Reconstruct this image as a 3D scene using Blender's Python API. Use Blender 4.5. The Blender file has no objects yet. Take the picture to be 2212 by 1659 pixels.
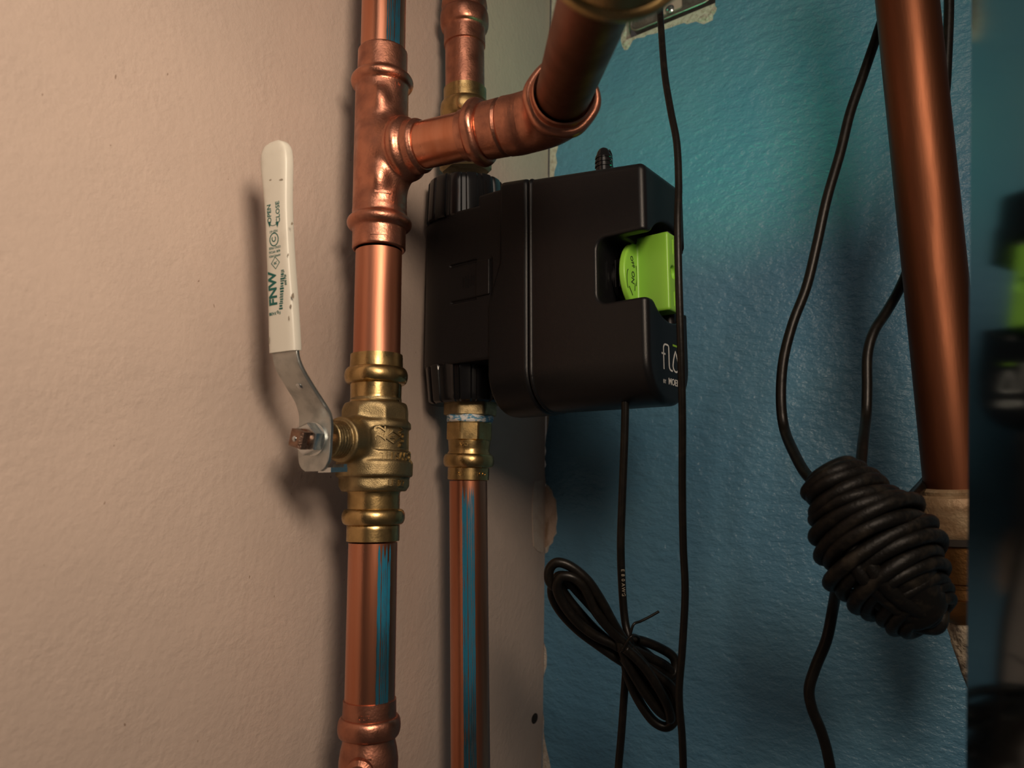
import bpy, bmesh, math, random
import numpy as np
from mathutils import Vector, Matrix
from mathutils.geometry import tessellate_polygon

# ------------------------------------------------------------------ camera, light, exposure
scene = bpy.context.scene
col = scene.collection
F, TH = 1640.0, math.atan(240 / 1640.0)          # focal length in pixels of the 2212 x 1659 frame, upward pitch
CT, ST = math.cos(TH), math.sin(TH)
H0 = 1.300                                       # camera height above the floor, metres

cam = bpy.data.cameras.new('camera')
cam.sensor_width = 36.0
cam.lens = 36.0 * F / 2212.0
cam.clip_start = 0.01
cam.dof.use_dof = True
cam.dof.focus_distance = 0.50
cam.dof.aperture_fstop = 9.0
camo = bpy.data.objects.new('camera', cam)
col.objects.link(camo)
camo.location = (0, 0, H0)
camo.rotation_euler = (math.pi / 2 + TH, 0, 0)
scene.camera = camo

w = bpy.data.worlds.new('world'); scene.world = w; w.use_nodes = True
w.node_tree.nodes['Background'].inputs[0].default_value = (0.40, 0.34, 0.30, 1)
w.node_tree.nodes['Background'].inputs[1].default_value = 0.09

def area(name, loc, target, size, energy, color, spread=math.pi):
    L = bpy.data.lights.new(name, 'AREA'); L.shape = 'DISK'; L.size = size
    L.energy = energy; L.color = color; L.spread = spread
    o = bpy.data.objects.new(name, L); col.objects.link(o)
    o.location = loc
    o.rotation_euler = (Vector(target) - Vector(loc)).to_track_quat('-Z', 'Y').to_euler()
    return o
area('work_lamp', (0.15, -0.11, H0 + 0.27), (-0.16, 0.40, H0 + 0.12), 0.20, 1.85, (1.0, 0.79, 0.60), math.radians(130))
area('room_fill', (-0.15, -0.9, H0 + 0.9), (-0.1, 0.5, H0), 0.8, 2.9, (1.0, 0.84, 0.70))  # unseen broad fill added behind the camera to lift the shadows

scene.view_settings.view_transform = 'Standard'
scene.view_settings.look = 'None'
scene.view_settings.exposure = 0.0
scene.view_settings.gamma = 1.0
scene.view_settings.use_curve_mapping = False
scene.cycles.use_denoising = True
scene.cycles.blur_glossy = 1.0

# ------------------------------------------------------------------ helpers (all lengths in millimetres, camera at the origin)
def at(px, py, Y):
    dx, du = (px - 1106) / F, (829.5 - py) / F
    d = np.array([dx, CT - du * ST, ST + du * CT])
    return d * (Y / d[1])
def ray(px, py):
    dx, du = (px - 1106) / F, (829.5 - py) / F
    return np.array([dx, CT - du * ST, ST + du * CT])
def proj(P):
    P = np.asarray(P, float)
    fw = P[..., 1] * CT + P[..., 2] * ST; up = -P[..., 1] * ST + P[..., 2] * CT
    return np.stack([1106 + F * P[..., 0] / fw, 829.5 - F * up / fw], -1)
def depth(P):
    return P[1] * CT + P[2] * ST
def cat_dist(P):      # depth of a camera-frame point
    return depth(P)
def nrm(a):
    a = np.asarray(a, float); return a / np.linalg.norm(a)
def frame(d, up=(0, 0, 1)):
    d = nrm(d); a = np.cross(up, d)
    if np.linalg.norm(a) < 1e-3: a = np.cross((0, 1, 0), d)
    a = nrm(a); b = np.cross(d, a)
    return a, b, d

def rename(o):
    return o
def wloc(o):
    l = Vector((0, 0, 0))
    while o is not None:
        l = l + o.location; o = o.parent
    return l
def obj(name, verts, faces, mat, parent=None, smooth=True, angle=None):
    V = np.asarray(verts, float) * 0.001
    V[:, 2] += H0
    c = (V.min(0) + V.max(0)) / 2
    m = bpy.data.meshes.new(name)
    m.from_pydata((V - c).tolist(), [], [list(map(int, f)) for f in faces])
    m.update()
    if smooth:
        m.polygons.foreach_set('use_smooth', [True] * len(m.polygons))
        if angle is not None:
            m.set_sharp_from_angle(angle=math.radians(angle))
    m.materials.append(mat)
    o = bpy.data.objects.new(name, m); col.objects.link(o)
    p = Vector(c)
    if parent is not None:
        o.parent = parent; p = p - wloc(parent)
    o.location = p
    return o
def thing(name, label, cat, base, group=None):
    o = bpy.data.objects.new(name, None); col.objects.link(o)
    o.empty_display_size = 0.02
    o.location = (base[0] * .001, base[1] * .001, base[2] * .001 + H0)
    o['label'] = label; o['category'] = cat
    if group: o['group'] = group
    return o
def tag(o, label, cat, group=None):
    o['label'] = label; o['category'] = cat
    if group: o['group'] = group
    return o

def sweep(path, radii, seg=48, cap=True, mod=None, up=(0, 0, 1)):
    """surface of revolution along a path; mod(i, theta) scales the radius"""
    P = np.asarray(path, float); n = len(P)
    T = np.gradient(P, axis=0)
    for i in range(n):                       # repeated points keep the neighbour's direction
        if np.linalg.norm(T[i]) < 1e-9: T[i] = P[-1] - P[0]
    T = T / np.linalg.norm(T, axis=1)[:, None]
    a, b, _ = frame(T[0], up)
    V = []
    th = np.arange(seg) * 2 * math.pi / seg
    for i in range(n):
        a = nrm(a - T[i] * a.dot(T[i])); b = np.cross(T[i], a)
        r = np.full(seg, radii[i], float)
        if mod is not None: r = r * mod(i, th)
        V.append(P[i] + (np.cos(th) * r)[:, None] * a + (np.sin(th) * r)[:, None] * b)
    V = np.concatenate(V); Fc = []
    for i in range(n - 1):
        for k in range(seg):
            k2 = (k + 1) % seg
            Fc.append((i * seg + k, i * seg + k2, (i + 1) * seg + k2, (i + 1) * seg + k))
    if cap:
        Fc.append(tuple(range(seg))[::-1]); Fc.append(tuple((n - 1) * seg + k for k in range(seg)))
    return V, Fc
def merge(*parts):
    V, Fc, o = [], [], 0
    for v, f in parts:
        V.append(np.asarray(v, float)); Fc += [tuple(i + o for i in q) for q in f]; o += len(v)
    return np.concatenate(V), Fc
def refine(prof, step=2.0):
    """smooth interpolation of a profile is not wanted: keep corners, only split long spans"""
    out = [prof[0]]
    for (t0, r0), (t1, r1) in zip(prof, prof[1:]):
        k = max(1, int(abs(t1 - t0) / step))
        for j in range(1, k + 1): out.append((t0 + (t1 - t0) * j / k, r0 + (r1 - r0) * j / k))
    return out
def bead(t0, t1, r0, r1, n=9):
    """half round bead between t0 and t1 standing from r0 to r1"""
    return [(t0 + (t1 - t0) * (1 - math.cos(math.pi * i / n)) / 2, r0 + (r1 - r0) * math.sin(math.pi * i / n) ** 0.8) for i in range(n + 1)]
def lathe(A, B, prof, seg=72, cap=True, mod=None):
    """prof: (distance from A towards B, radius)"""
    A = np.asarray(A, float); d = nrm(np.asarray(B, float) - A)
    a, b, _ = frame(d)
    th = np.arange(seg) * 2 * math.pi / seg
    V = []
    for i, (t, r) in enumerate(prof):
        rr = np.full(seg, r, float)
        if mod is not None: rr = rr * mod(t, th)
        V.append(A + d * t + (np.cos(th) * rr)[:, None] * a + (np.sin(th) * rr)[:, None] * b)
    n = len(prof); V = np.concatenate(V); Fc = []
    for i in range(n - 1):
        for k in range(seg):
            k2 = (k + 1) % seg
            Fc.append((i * seg + k, i * seg + k2, (i + 1) * seg + k2, (i + 1) * seg + k))
    if cap:
        Fc.append(tuple(range(seg))[::-1]); Fc.append(tuple((n - 1) * seg + k for k in range(seg)))
    return V, Fc
def spline(pts, per=14):
    P = [np.asarray(p, float) for p in pts]
    P = [2 * P[0] - P[1]] + P + [2 * P[-1] - P[-2]]
    out = []
    for i in range(1, len(P) - 2):
        p0, p1, p2, p3 = P[i - 1:i + 3]
        for j in range(per):
            t = j / per
            out.append(0.5 * ((2 * p1) + (-p0 + p2) * t + (2 * p0 - 5 * p1 + 4 * p2 - p3) * t * t + (-p0 + 3 * p1 - 3 * p2 + p3) * t ** 3))
    out.append(P[-2]); return np.array(out)
def cable(pts, r, per=12, seg=16):
    P = spline(pts, per); return sweep(P, [r] * len(P), seg)
def box(c, ax, ay, az, hx, hy, hz):
    c = np.asarray(c, float); V = []
    for sx in (-1, 1):
        for sy in (-1, 1):
            for sz in (-1, 1): V.append(c + np.asarray(ax) * hx * sx + np.asarray(ay) * hy * sy + np.asarray(az) * hz * sz)
    return np.array(V), [(0, 1, 3, 2), (4, 6, 7, 5), (0, 4, 5, 1), (2, 3, 7, 6), (0, 2, 6, 4), (1, 5, 7, 3)]
def plate(outline, d, holes=()):
    """thin solid: polygon (world points, planar) pushed by vector d"""
    loops = [[Vector(p) for p in outline]] + [[Vector(p) for p in h] for h in holes]
    tri = tessellate_polygon(loops)
    flat = np.array([p for l in ([outline] + list(holes)) for p in l], float); n = len(flat)
    V = np.concatenate([flat, flat + np.asarray(d, float)])
    Fc = [tuple(t) for t in tri] + [tuple(i + n for i in t[::-1]) for t in tri]
    o = 0
    for l in [outline] + list(holes):
        k = len(l)
        for i in range(k):
            j = (i + 1) % k
            Fc.append((o + i, o + j, o + j + n, o + i + n))
        o += k
    return V, Fc
def fix_normals(o):
    bm = bmesh.new(); bm.from_mesh(o.data); bmesh.ops.recalc_face_normals(bm, faces=bm.faces); bm.to_mesh(o.data); bm.free(); return o
def text_mesh(s, size, extrude=0.15, bold=0.0):
    cu = bpy.data.curves.new('lettering', 'FONT'); cu.body = s; cu.size = size; cu.extrude = extrude
    cu.align_x = 'CENTER'; cu.align_y = 'CENTER'; cu.offset = bold; cu.resolution_u = 3
    o = bpy.data.objects.new('lettering', cu); col.objects.link(o)
    dg = bpy.context.evaluated_depsgraph_get(); me = bpy.data.meshes.new_from_object(o.evaluated_get(dg))
    V = np.array([v.co[:] for v in me.vertices]); Fc = [tuple(p.vertices) for p in me.polygons]
    bpy.data.objects.remove(o); bpy.data.curves.remove(cu); bpy.data.meshes.remove(me)
    return V, Fc
def place(mesh, origin, ax, ay, az, rot=0.0):
    V, Fc = mesh; c, s = math.cos(rot), math.sin(rot)
    x = V[:, 0] * c - V[:, 1] * s; y = V[:, 0] * s + V[:, 1] * c
    return np.asarray(origin) + x[:, None] * np.asarray(ax) + y[:, None] * np.asarray(ay) + V[:, 2:3] * np.asarray(az), Fc
def ribbon(pts, wd, h, closed=False):
    """flat stroke in 2-D with rounded joins, as a mesh in (x, y, z)"""
    P = np.asarray(pts, float); n = len(P)
    T = np.gradient(P, axis=0) if not closed else (np.roll(P, -1, 0) - np.roll(P, 1, 0))
    T = T / (np.linalg.norm(T, axis=1)[:, None] + 1e-9); N = np.stack([-T[:, 1], T[:, 0]], 1)
    L, R = P + N * wd / 2, P - N * wd / 2
    V = [];
    for z in (0, h):
        for q in (L, R):
            V += [(a[0], a[1], z) for a in q]
    Fc = []; m = n if closed else n - 1
    for i in range(m):
        j = (i + 1) % n
        Fc += [(2 * n + i, 2 * n + j, 3 * n + j, 3 * n + i), (i, n + i, n + j, j), (i, j, 2 * n + j, 2 * n + i), (n + i, 3 * n + i, 3 * n + j, n + j)]
    return np.array(V), Fc

# signed distance modelling, meshed with surface nets and pulled exactly onto the surface
def sdf_mesh(f, lo, hi, h=1.0, ox=None):
    lo = np.asarray(lo, float) - 2 * h; hi = np.asarray(hi, float) + 2 * h
    q = 4
    n = (np.ceil((hi - lo) / (h * q)).astype(int) + 1) * q
    cs = [lo[i] + (np.arange(n[i] // q) * q + (q - 1) / 2) * h for i in range(3)]
    G = np.stack(np.meshgrid(*cs, indexing='ij'), -1).reshape(-1, 3)
    fc = f(G).reshape(n // q)
    D = np.repeat(np.repeat(np.repeat(fc, q, 0), q, 1), q, 2)
    blk = np.argwhere(np.abs(fc) < q * h * 1.35 + h)
    off = np.stack(np.meshgrid(*[np.arange(q)] * 3, indexing='ij'), -1).reshape(-1, 3)
    for s in range(0, len(blk), 6000):
        idx = (blk[s:s + 6000, None, :] * q + off[None]).reshape(-1, 3)
        D[idx[:, 0], idx[:, 1], idx[:, 2]] = f(lo + idx * h)
    S = D < 0
    c8 = [S[i:S.shape[0] - 1 + i, j:S.shape[1] - 1 + j, k:S.shape[2] - 1 + k] for i in (0, 1) for j in (0, 1) for k in (0, 1)]
    su = sum(c.astype(np.int8) for c in c8); act = (su > 0) & (su < 8)
    cells = np.argwhere(act); vid = np.full(act.shape, -1); vid[act] = np.arange(len(cells))
    acc = np.zeros((len(cells), 3)); cnt = np.zeros(len(cells))
    for ax in range(3):
        for a in (0, 1):
            for b in (0, 1):
                o0 = np.zeros(3, int); oth = [i for i in range(3) if i != ax]; o0[oth[0]] = a; o0[oth[1]] = b
                o1 = o0.copy(); o1[ax] = 1
                p0 = cells + o0; p1 = cells + o1
                d0 = D[p0[:, 0], p0[:, 1], p0[:, 2]]; d1 = D[p1[:, 0], p1[:, 1], p1[:, 2]]
                m = (d0 < 0) != (d1 < 0)
                t = np.where(m, d0 / np.where(np.abs(d0 - d1) < 1e-9, 1, d0 - d1), 0)[:, None]
                acc += np.where(m[:, None], p0 + (p1 - p0) * t, 0); cnt += m
    V = lo + acc / cnt[:, None] * h
    e = 0.05 * h
    for _ in range(3):
        d = f(V); g = np.stack([f(V + np.eye(3)[i] * e) - d for i in range(3)], 1) / e
        g2 = np.maximum((g * g).sum(1), 0.25)
        st = np.clip(d / g2, -h, h)[:, None] * g
        V = V - st
    Fc = []
    for ax in range(3):
        A0 = [slice(1, -1)] * 3; A1 = [slice(1, -1)] * 3
        A0[ax] = slice(0, -1); A1[ax] = slice(1, None)
        s0, s1 = S[tuple(A0)], S[tuple(A1)]
        base = np.array([1, 1, 1]); base[ax] = 0
        oth = [(ax + 1) % 3, (ax + 2) % 3]
        for flip, m in ((0, s0 & ~s1), (1, ~s0 & s1)):
            p = np.argwhere(m) + base
            if not len(p): continue
            q4 = []
            for a, b in ((1, 1), (0, 1), (0, 0), (1, 0)):
                r = p.copy(); r[:, oth[0]] -= a; r[:, oth[1]] -= b; q4.append(vid[r[:, 0], r[:, 1], r[:, 2]])
            q4 = np.stack(q4, 1)
            Fc.append(q4[:, ::-1] if flip else q4)
    Fc = np.concatenate(Fc)
    Fc = Fc[(Fc >= 0).all(1)]
    return V, Fc.tolist()
def smin(a, b, k):
    hh = np.maximum(k - np.abs(a - b), 0) / k
    return np.minimum(a, b) - hh * hh * k * 0.25
def smax(a, b, k): return -smin(-a, -b, k)
def s_cyl(P, A, B, r, e=0.8):
    A = np.asarray(A, float); B = np.asarray(B, float); d = nrm(B - A); L = np.linalg.norm(B - A)
    q = P - A; t = q @ d; rad = np.linalg.norm(q - t[:, None] * d, axis=1)
    dx = rad - (r - e); dy = np.abs(t - L / 2) - (L / 2 - e)
    return np.minimum(np.maximum(dx, dy), 0) + np.sqrt(np.maximum(dx, 0) ** 2 + np.maximum(dy, 0) ** 2) - e
def s_box(P, c, hx, e=1.0):
    q = np.abs(P - np.asarray(c, float)) - (np.asarray(hx, float) - e)
    return np.linalg.norm(np.maximum(q, 0), axis=1) + np.minimum(q.max(1), 0) - e
def s_torus(P, c, n, R, r):
    q = P - np.asarray(c, float); n = nrm(n); t = q @ n; rad = np.linalg.norm(q - t[:, None] * n, axis=1)
    return np.sqrt((rad - R) ** 2 + t ** 2) - r
def s_ngon(P2, r, k, rot=0.0):
    d = np.full(len(P2), -1e9)
    for i in range(k):
        a = rot + i * 2 * math.pi / k; d = np.maximum(d, P2[:, 0] * math.cos(a) + P2[:, 1] * math.sin(a) - r)
    return d

# ------------------------------------------------------------------ materials
def mat(name, base, rough=0.5, metal=0.0, noise=None, bump=None, coat=0.0, spec=0.5, emit=None, stretch=(1, 1, 1), rvar=0.0, dust=0.0):
    """noise = (other colour, scale per metre, low, high); bump = (scale, strength, distance m)"""
    m = bpy.data.materials.new(name); m.use_nodes = True
    nt = m.node_tree; b = nt.nodes['Principled BSDF']
    b.inputs['Base Color'].default_value = (*base, 1); b.inputs['Roughness'].default_value = rough
    b.inputs['Metallic'].default_value = metal; b.inputs['Specular IOR Level'].default_value = spec
    b.inputs['Coat Weight'].default_value = coat; b.inputs['Coat Roughness'].default_value = 0.12
    if emit: b.inputs['Emission Color'].default_value = (*emit[0], 1); b.inputs['Emission Strength'].default_value = emit[1]
    tc = nt.nodes.new('ShaderNodeTexCoord'); mp = nt.nodes.new('ShaderNodeMapping'); mp.inputs['Scale'].default_value = stretch
    nt.links.new(tc.outputs['Object'], mp.inputs['Vector'])
    colsock = None
    if noise:
        t = nt.nodes.new('ShaderNodeTexNoise'); t.inputs['Scale'].default_value = noise[1]; t.inputs['Detail'].default_value = 6
        nt.links.new(mp.outputs[0], t.inputs['Vector'])
        r = nt.nodes.new('ShaderNodeValToRGB'); r.color_ramp.elements[0].position = noise[2]; r.color_ramp.elements[1].position = noise[3]
        r.color_ramp.elements[0].color = (*base, 1); r.color_ramp.elements[1].color = (*noise[0], 1)
        nt.links.new(t.outputs['Fac'], r.inputs['Fac']); nt.links.new(r.outputs[0], b.inputs['Base Color']); colsock = r.outputs[0]
        if rvar:
            mr = nt.nodes.new('ShaderNodeMapRange'); mr.inputs['From Min'].default_value = 0.35; mr.inputs['From Max'].default_value = 0.65
            mr.inputs['To Min'].default_value = rough; mr.inputs['To Max'].default_value = rough + rvar
            nt.links.new(t.outputs['Fac'], mr.inputs['Value']); nt.links.new(mr.outputs[0], b.inputs['Roughness'])
    if bump:
        t2 = nt.nodes.new('ShaderNodeTexNoise'); t2.inputs['Scale'].default_value = bump[0]; t2.inputs['Detail'].default_value = 4
        nt.links.new(mp.outputs[0], t2.inputs['Vector'])
        bp = nt.nodes.new('ShaderNodeBump'); bp.inputs['Strength'].default_value = bump[1]; bp.inputs['Distance'].default_value = bump[2]
        nt.links.new(t2.outputs['Fac'], bp.inputs['Height']); nt.links.new(bp.outputs[0], b.inputs['Normal'])
    return m

M = {}
M['copper_pipe'] = mat('copper_pipe', (0.68, 0.30, 0.19), 0.24, 1, ((0.58, 0.21, 0.11), 60, 0.42, 0.66), (500, 0.15, 0.0004), stretch=(1, 1, 0.08), rvar=0.12)
M['copper_satin'] = mat('copper_satin', (0.62, 0.27, 0.175), 0.36, 1, ((0.60, 0.23, 0.13), 60, 0.42, 0.66), (500, 0.12, 0.0004), stretch=(1, 1, 0.08), rvar=0.10)
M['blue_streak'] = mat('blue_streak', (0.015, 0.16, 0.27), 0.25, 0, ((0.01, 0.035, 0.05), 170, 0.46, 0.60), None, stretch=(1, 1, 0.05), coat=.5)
M['copper_fitting'] = mat('copper_fitting', (0.56, 0.245, 0.16), 0.30, 1, ((0.34, 0.15, 0.105), 95, 0.40, 0.70), (700, 0.25, 0.0006), rvar=0.16)
M['copper_old'] = mat('copper_old', (0.21, 0.078, 0.04), 0.42, 1, ((0.12, 0.045, 0.024), 40, 0.4, 0.7), (300, 0.2, 0.0005), stretch=(1, 1, 0.12), rvar=0.14)
M['brass'] = mat('brass', (0.54, 0.38, 0.17), 0.24, 1, ((0.38, 0.26, 0.11), 120, 0.4, 0.72), (900, 0.15, 0.0004), rvar=0.14)
M['brass_cast'] = mat('brass_cast', (0.37, 0.285, 0.15), 0.40, 1, ((0.25, 0.19, 0.10), 160, 0.4, 0.7), (1700, 0.30, 0.0006), rvar=0.12)
M['steel'] = mat('steel', (0.50, 0.52, 0.50), 0.36, 1, ((0.34, 0.35, 0.34), 120, 0.45, 0.75), (800, 0.2, 0.0005), rvar=0.15)
M['zinc'] = mat('zinc', (0.62, 0.66, 0.66), 0.25, 1, ((0.40, 0.43, 0.43), 200, 0.5, 0.8), (900, 0.2, 0.0004))
M['stem_steel'] = mat('stem_steel', (0.34, 0.22, 0.16), 0.4, 1, ((0.2, 0.12, 0.09), 300, 0.4, 0.7), (1200, 0.4, 0.0008))
M['vinyl'] = mat('vinyl', (0.68, 0.66, 0.58), 0.38, 0, ((0.56, 0.53, 0.46), 70, 0.55, 0.85), (500, 0.1, 0.0004))
M['ink'] = mat('ink', (0.0, 0.10, 0.085), 0.5)
M['ink_black'] = mat('ink_black', (0.008, 0.02, 0.008), 0.5)
M['black_plastic'] = mat('black_plastic', (0.006, 0.006, 0.007), 0.36, 0, None, (2600, 0.3, 0.0003), spec=0.32)
M['black_plastic_shell'] = mat('black_plastic_shell', (0.009, 0.008, 0.009), 0.42, 0, None, (2600, 0.3, 0.0003), spec=0.35)
M['black_gloss'] = mat('black_gloss', (0.008, 0.008, 0.009), 0.16)
M['green_plastic'] = mat('green_plastic', (0.27, 0.60, 0.06), 0.36)
M['white_print'] = mat('white_print', (0.75, 0.75, 0.72), 0.5)
M['green_print'] = mat('green_print', (0.25, 0.50, 0.03), 0.5)
M['tape'] = mat('tape', (0.80, 0.80, 0.78), 0.45, 0, ((0.12, 0.34, 0.52), 260, 0.46, 0.54), (900, 0.4, 0.0006), stretch=(1, 1, 2.5))
M['cord'] = mat('cord', (0.006, 0.005, 0.004), 0.38, 0, ((0.014, 0.011, 0.008), 180, 0.5, 0.8), (400, 0.2, 0.0005), spec=0.3)
M['cord_dusty'] = mat('cord_dusty', (0.005, 0.0045, 0.004), 0.5, 0, ((0.035, 0.028, 0.02), 110, 0.5, 0.85), (500, 0.4, 0.0008), spec=0.25)
M['gypsum'] = mat('gypsum', (0.72, 0.66, 0.58), 0.9, 0, ((0.50, 0.42, 0.34), 250, 0.45, 0.7), (900, 0.9, 0.002))
M['torn_paper'] = mat('torn_paper', (0.62, 0.48, 0.38), 0.9, 0, ((0.36, 0.24, 0.16), 120, 0.5, 0.72), (700, 0.6, 0.001), stretch=(1, 1, .5))
M['torn_paper_pale'] = mat('torn_paper_pale', (0.60, 0.50, 0.42), 0.9, 0, ((0.52, 0.40, 0.32), 120, 0.45, 0.72), (700, 0.5, 0.001))
M['dark_gap'] = mat('dark_gap', (0.02, 0.015, 0.012), 0.9)
M['box_metal'] = mat('box_metal', (0.46, 0.45, 0.40), 0.40, 1, ((0.30, 0.28, 0.24), 150, 0.4, 0.7), (700, 0.2, 0.0005))
M['box_tab'] = mat('box_tab', (0.50, 0.36, 0.32), 0.6, 0, None, (700, 0.2, 0.0005))
M['dull_sleeve'] = mat('dull_sleeve', (0.24, 0.15, 0.08), 0.55, 0.35, ((0.34, 0.25, 0.15), 110, 0.4, 0.75), (500, 0.5, 0.001))
M['amber_brass'] = mat('amber_brass', (0.24, 0.12, 0.045), 0.42, 1, ((0.16, 0.08, 0.03), 90, 0.4, 0.7), (500, 0.3, 0.0008), rvar=.12)
M['old_tape'] = mat('old_tape', (0.42, 0.36, 0.27), 0.75, 0, ((0.10, 0.08, 0.06), 130, 0.45, 0.62), (400, 0.8, 0.002))
M['mirror'] = mat('mirror', (0.42, 0.45, 0.45), 0.08, 1)
M['led'] = mat('led', (0.05, 0.5, 0.2), 0.4, emit=((0.05, 1.0, 0.45), 9.0))
M['scuff'] = mat('scuff', (0.30, 0.26, 0.20), 0.8)

def mat_wall(name, base, other, blue=False):
    m = bpy.data.materials.new(name); m.use_nodes = True; nt = m.node_tree; b = nt.nodes['Principled BSDF']
    N = nt.nodes.new; L = nt.links.new
    tc = N('ShaderNodeTexCoord')
    def noise(scale, stretch=(1, 1, 1), rot=(0, 0, 0), detail=5, rgh=0.55):
        mp = N('ShaderNodeMapping'); mp.inputs['Scale'].default_value = stretch; mp.inputs['Rotation'].default_value = rot
        L(tc.outputs['Object'], mp.inputs['Vector'])
        t = N('ShaderNodeTexNoise'); t.inputs['Scale'].default_value = scale; t.inputs['Detail'].default_value = detail; t.inputs['Roughness'].default_value = rgh
        L(mp.outputs[0], t.inputs['Vector']); return t.outputs['Fac']
    def ramp(s, c0, c1, p0, p1):
        r = N('ShaderNodeValToRGB'); r.color_ramp.elements[0].position = p0; r.color_ramp.elements[1].position = p1
        r.color_ramp.elements[0].color = (*c0, 1); r.color_ramp.elements[1].color = (*c1, 1); L(s, r.inputs['Fac']); return r.outputs[0]
    def math_(op, a, bb):
        n = N('ShaderNodeMath'); n.operation = op
        for i, q in enumerate((a, bb)):
            if isinstance(q, (int, float)): n.inputs[i].default_value = q
            else: L(q, n.inputs[i])
        return n.outputs[0]
    def mix(f, a, c):
        n = N('ShaderNodeMix'); n.data_type = 'RGBA'; L(f, n.inputs[0])
        if isinstance(a, tuple): n.inputs[6].default_value = (*a, 1)
        else: L(a, n.inputs[6])
        n.inputs[7].default_value = (*c, 1); return n.outputs[2]
    c = ramp(noise(9), base, other, 0.35, 0.70)
    if blue:
        # pale scratches and specks where the paint is worn
        spk = ramp(noise(330, detail=2), (0, 0, 0), (.8, .8, .8), 0.775, 0.80)
        scr = ramp(noise(60, (1, 1, .35), detail=8, rgh=.7), (0, 0, 0), (.35, .35, .35), 0.62, 0.74)
        c = mix(spk, c, (0.55, 0.55, 0.48)); c = mix(scr, c, (0.13, 0.25, 0.29))
        h = math_('ADD', math_('MULTIPLY', noise(120, (.62, .62, 1.15), (0.0, -.32, 0), 4, .55), 1.0), math_('MULTIPLY', noise(330, (.8, .8, 1.1), (0, -.3, 0), 3), 0.30))
        b.inputs['Roughness'].default_value = 0.33; st, ds = 0.72, 0.0042
        b.inputs['Specular IOR Level'].default_value = 0.45
    else:
        spk = ramp(noise(330, (1, 1, .6), detail=1), (0, 0, 0), (.7, .7, .7), 0.80, 0.82)
        fib = ramp(noise(420, (1, 1, 1), detail=6, rgh=.8), (0, 0, 0), (.35, .35, .35), 0.52, 0.75)
        c = mix(fib, c, tuple(q * .72 for q in base)); c = mix(spk, c, (0.16, 0.09, 0.05))
        big = noise(28, detail=3); h = math_('ADD', math_('MULTIPLY', noise(230, detail=6, rgh=.6), math_('MULTIPLY', big, 1.0)), math_('MULTIPLY', noise(60, detail=2), 0.25))
        b.inputs['Roughness'].default_value = 0.72; st, ds = 0.55, 0.0024
        b.inputs['Specular IOR Level'].default_value = 0.3
    L(c, b.inputs['Base Color'])
    bp = N('ShaderNodeBump'); bp.inputs['Strength'].default_value = st; bp.inputs['Distance'].default_value = ds
    L(h, bp.inputs['Height']); L(bp.outputs[0], b.inputs['Normal'])
    return m
M['wall_beige'] = mat_wall('wall_beige', (0.54, 0.43, 0.365), (0.48, 0.385, 0.33))
M['wall_blue'] = mat_wall('wall_blue', (0.095, 0.255, 0.405), (0.120, 0.285, 0.415), True)

# ------------------------------------------------------------------ the two walls
U = np.array([0.5, 0.8660254, 0.0])              # horizontal direction of the beige wall (away from the camera)
Vd = np.array([0.8660254, -0.5, 0.0])            # horizontal direction of the blue wall (towards the camera, right)
C_top, C_bot = at(1191, 0, 752), at(1172, 1659, 752)
cd = nrm(C_top - C_bot)                          # the corner line, very slightly off plumb
nB = nrm(np.cross(cd, U)); nB = nB * np.sign(nB @ Vd)      # beige wall faces this way
nV = nrm(np.cross(cd, Vd)); nV = nV * np.sign(-nV @ U)     # blue wall faces this way
def hit(px, py, n, off=0.0):
    d = ray(px, py); P0 = C_bot + n * off
    return d * ((P0 @ n) / (d @ n))
def corner(py, off=0.0, n=None):
    t = [C_bot + cd * k for k in np.linspace(-400, 900, 1301)]
    k = int(np.argmin([abs(proj(p)[1] - py) for p in t])); return t[k]

# beige wall: slab ending just before the corner; the gap to the blue board is open in places
gap = [(-260, 3.2), (60, 3.2), (300, 3.4), (378, 3.4), (395, .8), (870, .9), (885, 2.6), (1025, 2.4), (1040, .5), (1560, .5), (1590, 2.4), (1700, 3.0), (2100, 3.0)]
edge = [corner(py) - U * g for py, g in gap]
zt = 560; zb = -420
edge = [C_bot + cd * ((zt - C_bot[2]) / cd[2]) - U * 3.2] + edge[1:-1] + [C_bot + cd * ((zb - C_bot[2]) / cd[2]) - U * 3.0]
far = [edge[-1] - U * 720, edge[0] - U * 720]
o = obj('wall_left', *plate(edge + far, -nB * 13), M['wall_beige'], smooth=False); fix_normals(o)
o['kind'] = 'structure'; wall_left = o
# dark void behind the gap
# blue wall: drywall slab with the opening for the electrical box
o_bl, o_br = hit(1353, 86, nV), hit(1546, 6, nV)
hdir = nrm(o_br - o_bl)
o_tl, o_tr = o_bl + cd * 110, o_br + cd * 110
s0 = C_bot + cd * ((zb - C_bot[2]) / cd[2]); s1 = C_bot + cd * ((zt - C_bot[2]) / cd[2])
outl = [s0 + Vd * .2, s0 + Vd * 760, s1 + Vd * 760, s1 + Vd * .2]
mid = (s0 + s1) / 2; hh_ = np.linalg.norm(s1 - s0) / 2
st_ = obj('gap_backing_1', *box(mid - Vd * 35 + U * 14, Vd, U, cd, 20, 10, hh_), mat('dark_gap_backing', (0.05, 0.032, 0.02), 0.9, noise=((0.02, 0.014, 0.01), 60, .4, .7), stretch=(1, 1, .1)), smooth=False)  # dark stud added behind the open corner gap to stand for its shade
fix_normals(st_)['kind'] = 'structure'
o = obj('wall_right', *plate(outl, -nV * 12.7, [[o_bl, o_br, o_tr, o_tl]]), M['gypsum'], smooth=False); fix_normals(o)
o['kind'] = 'structure'; wall_right = o
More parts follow.
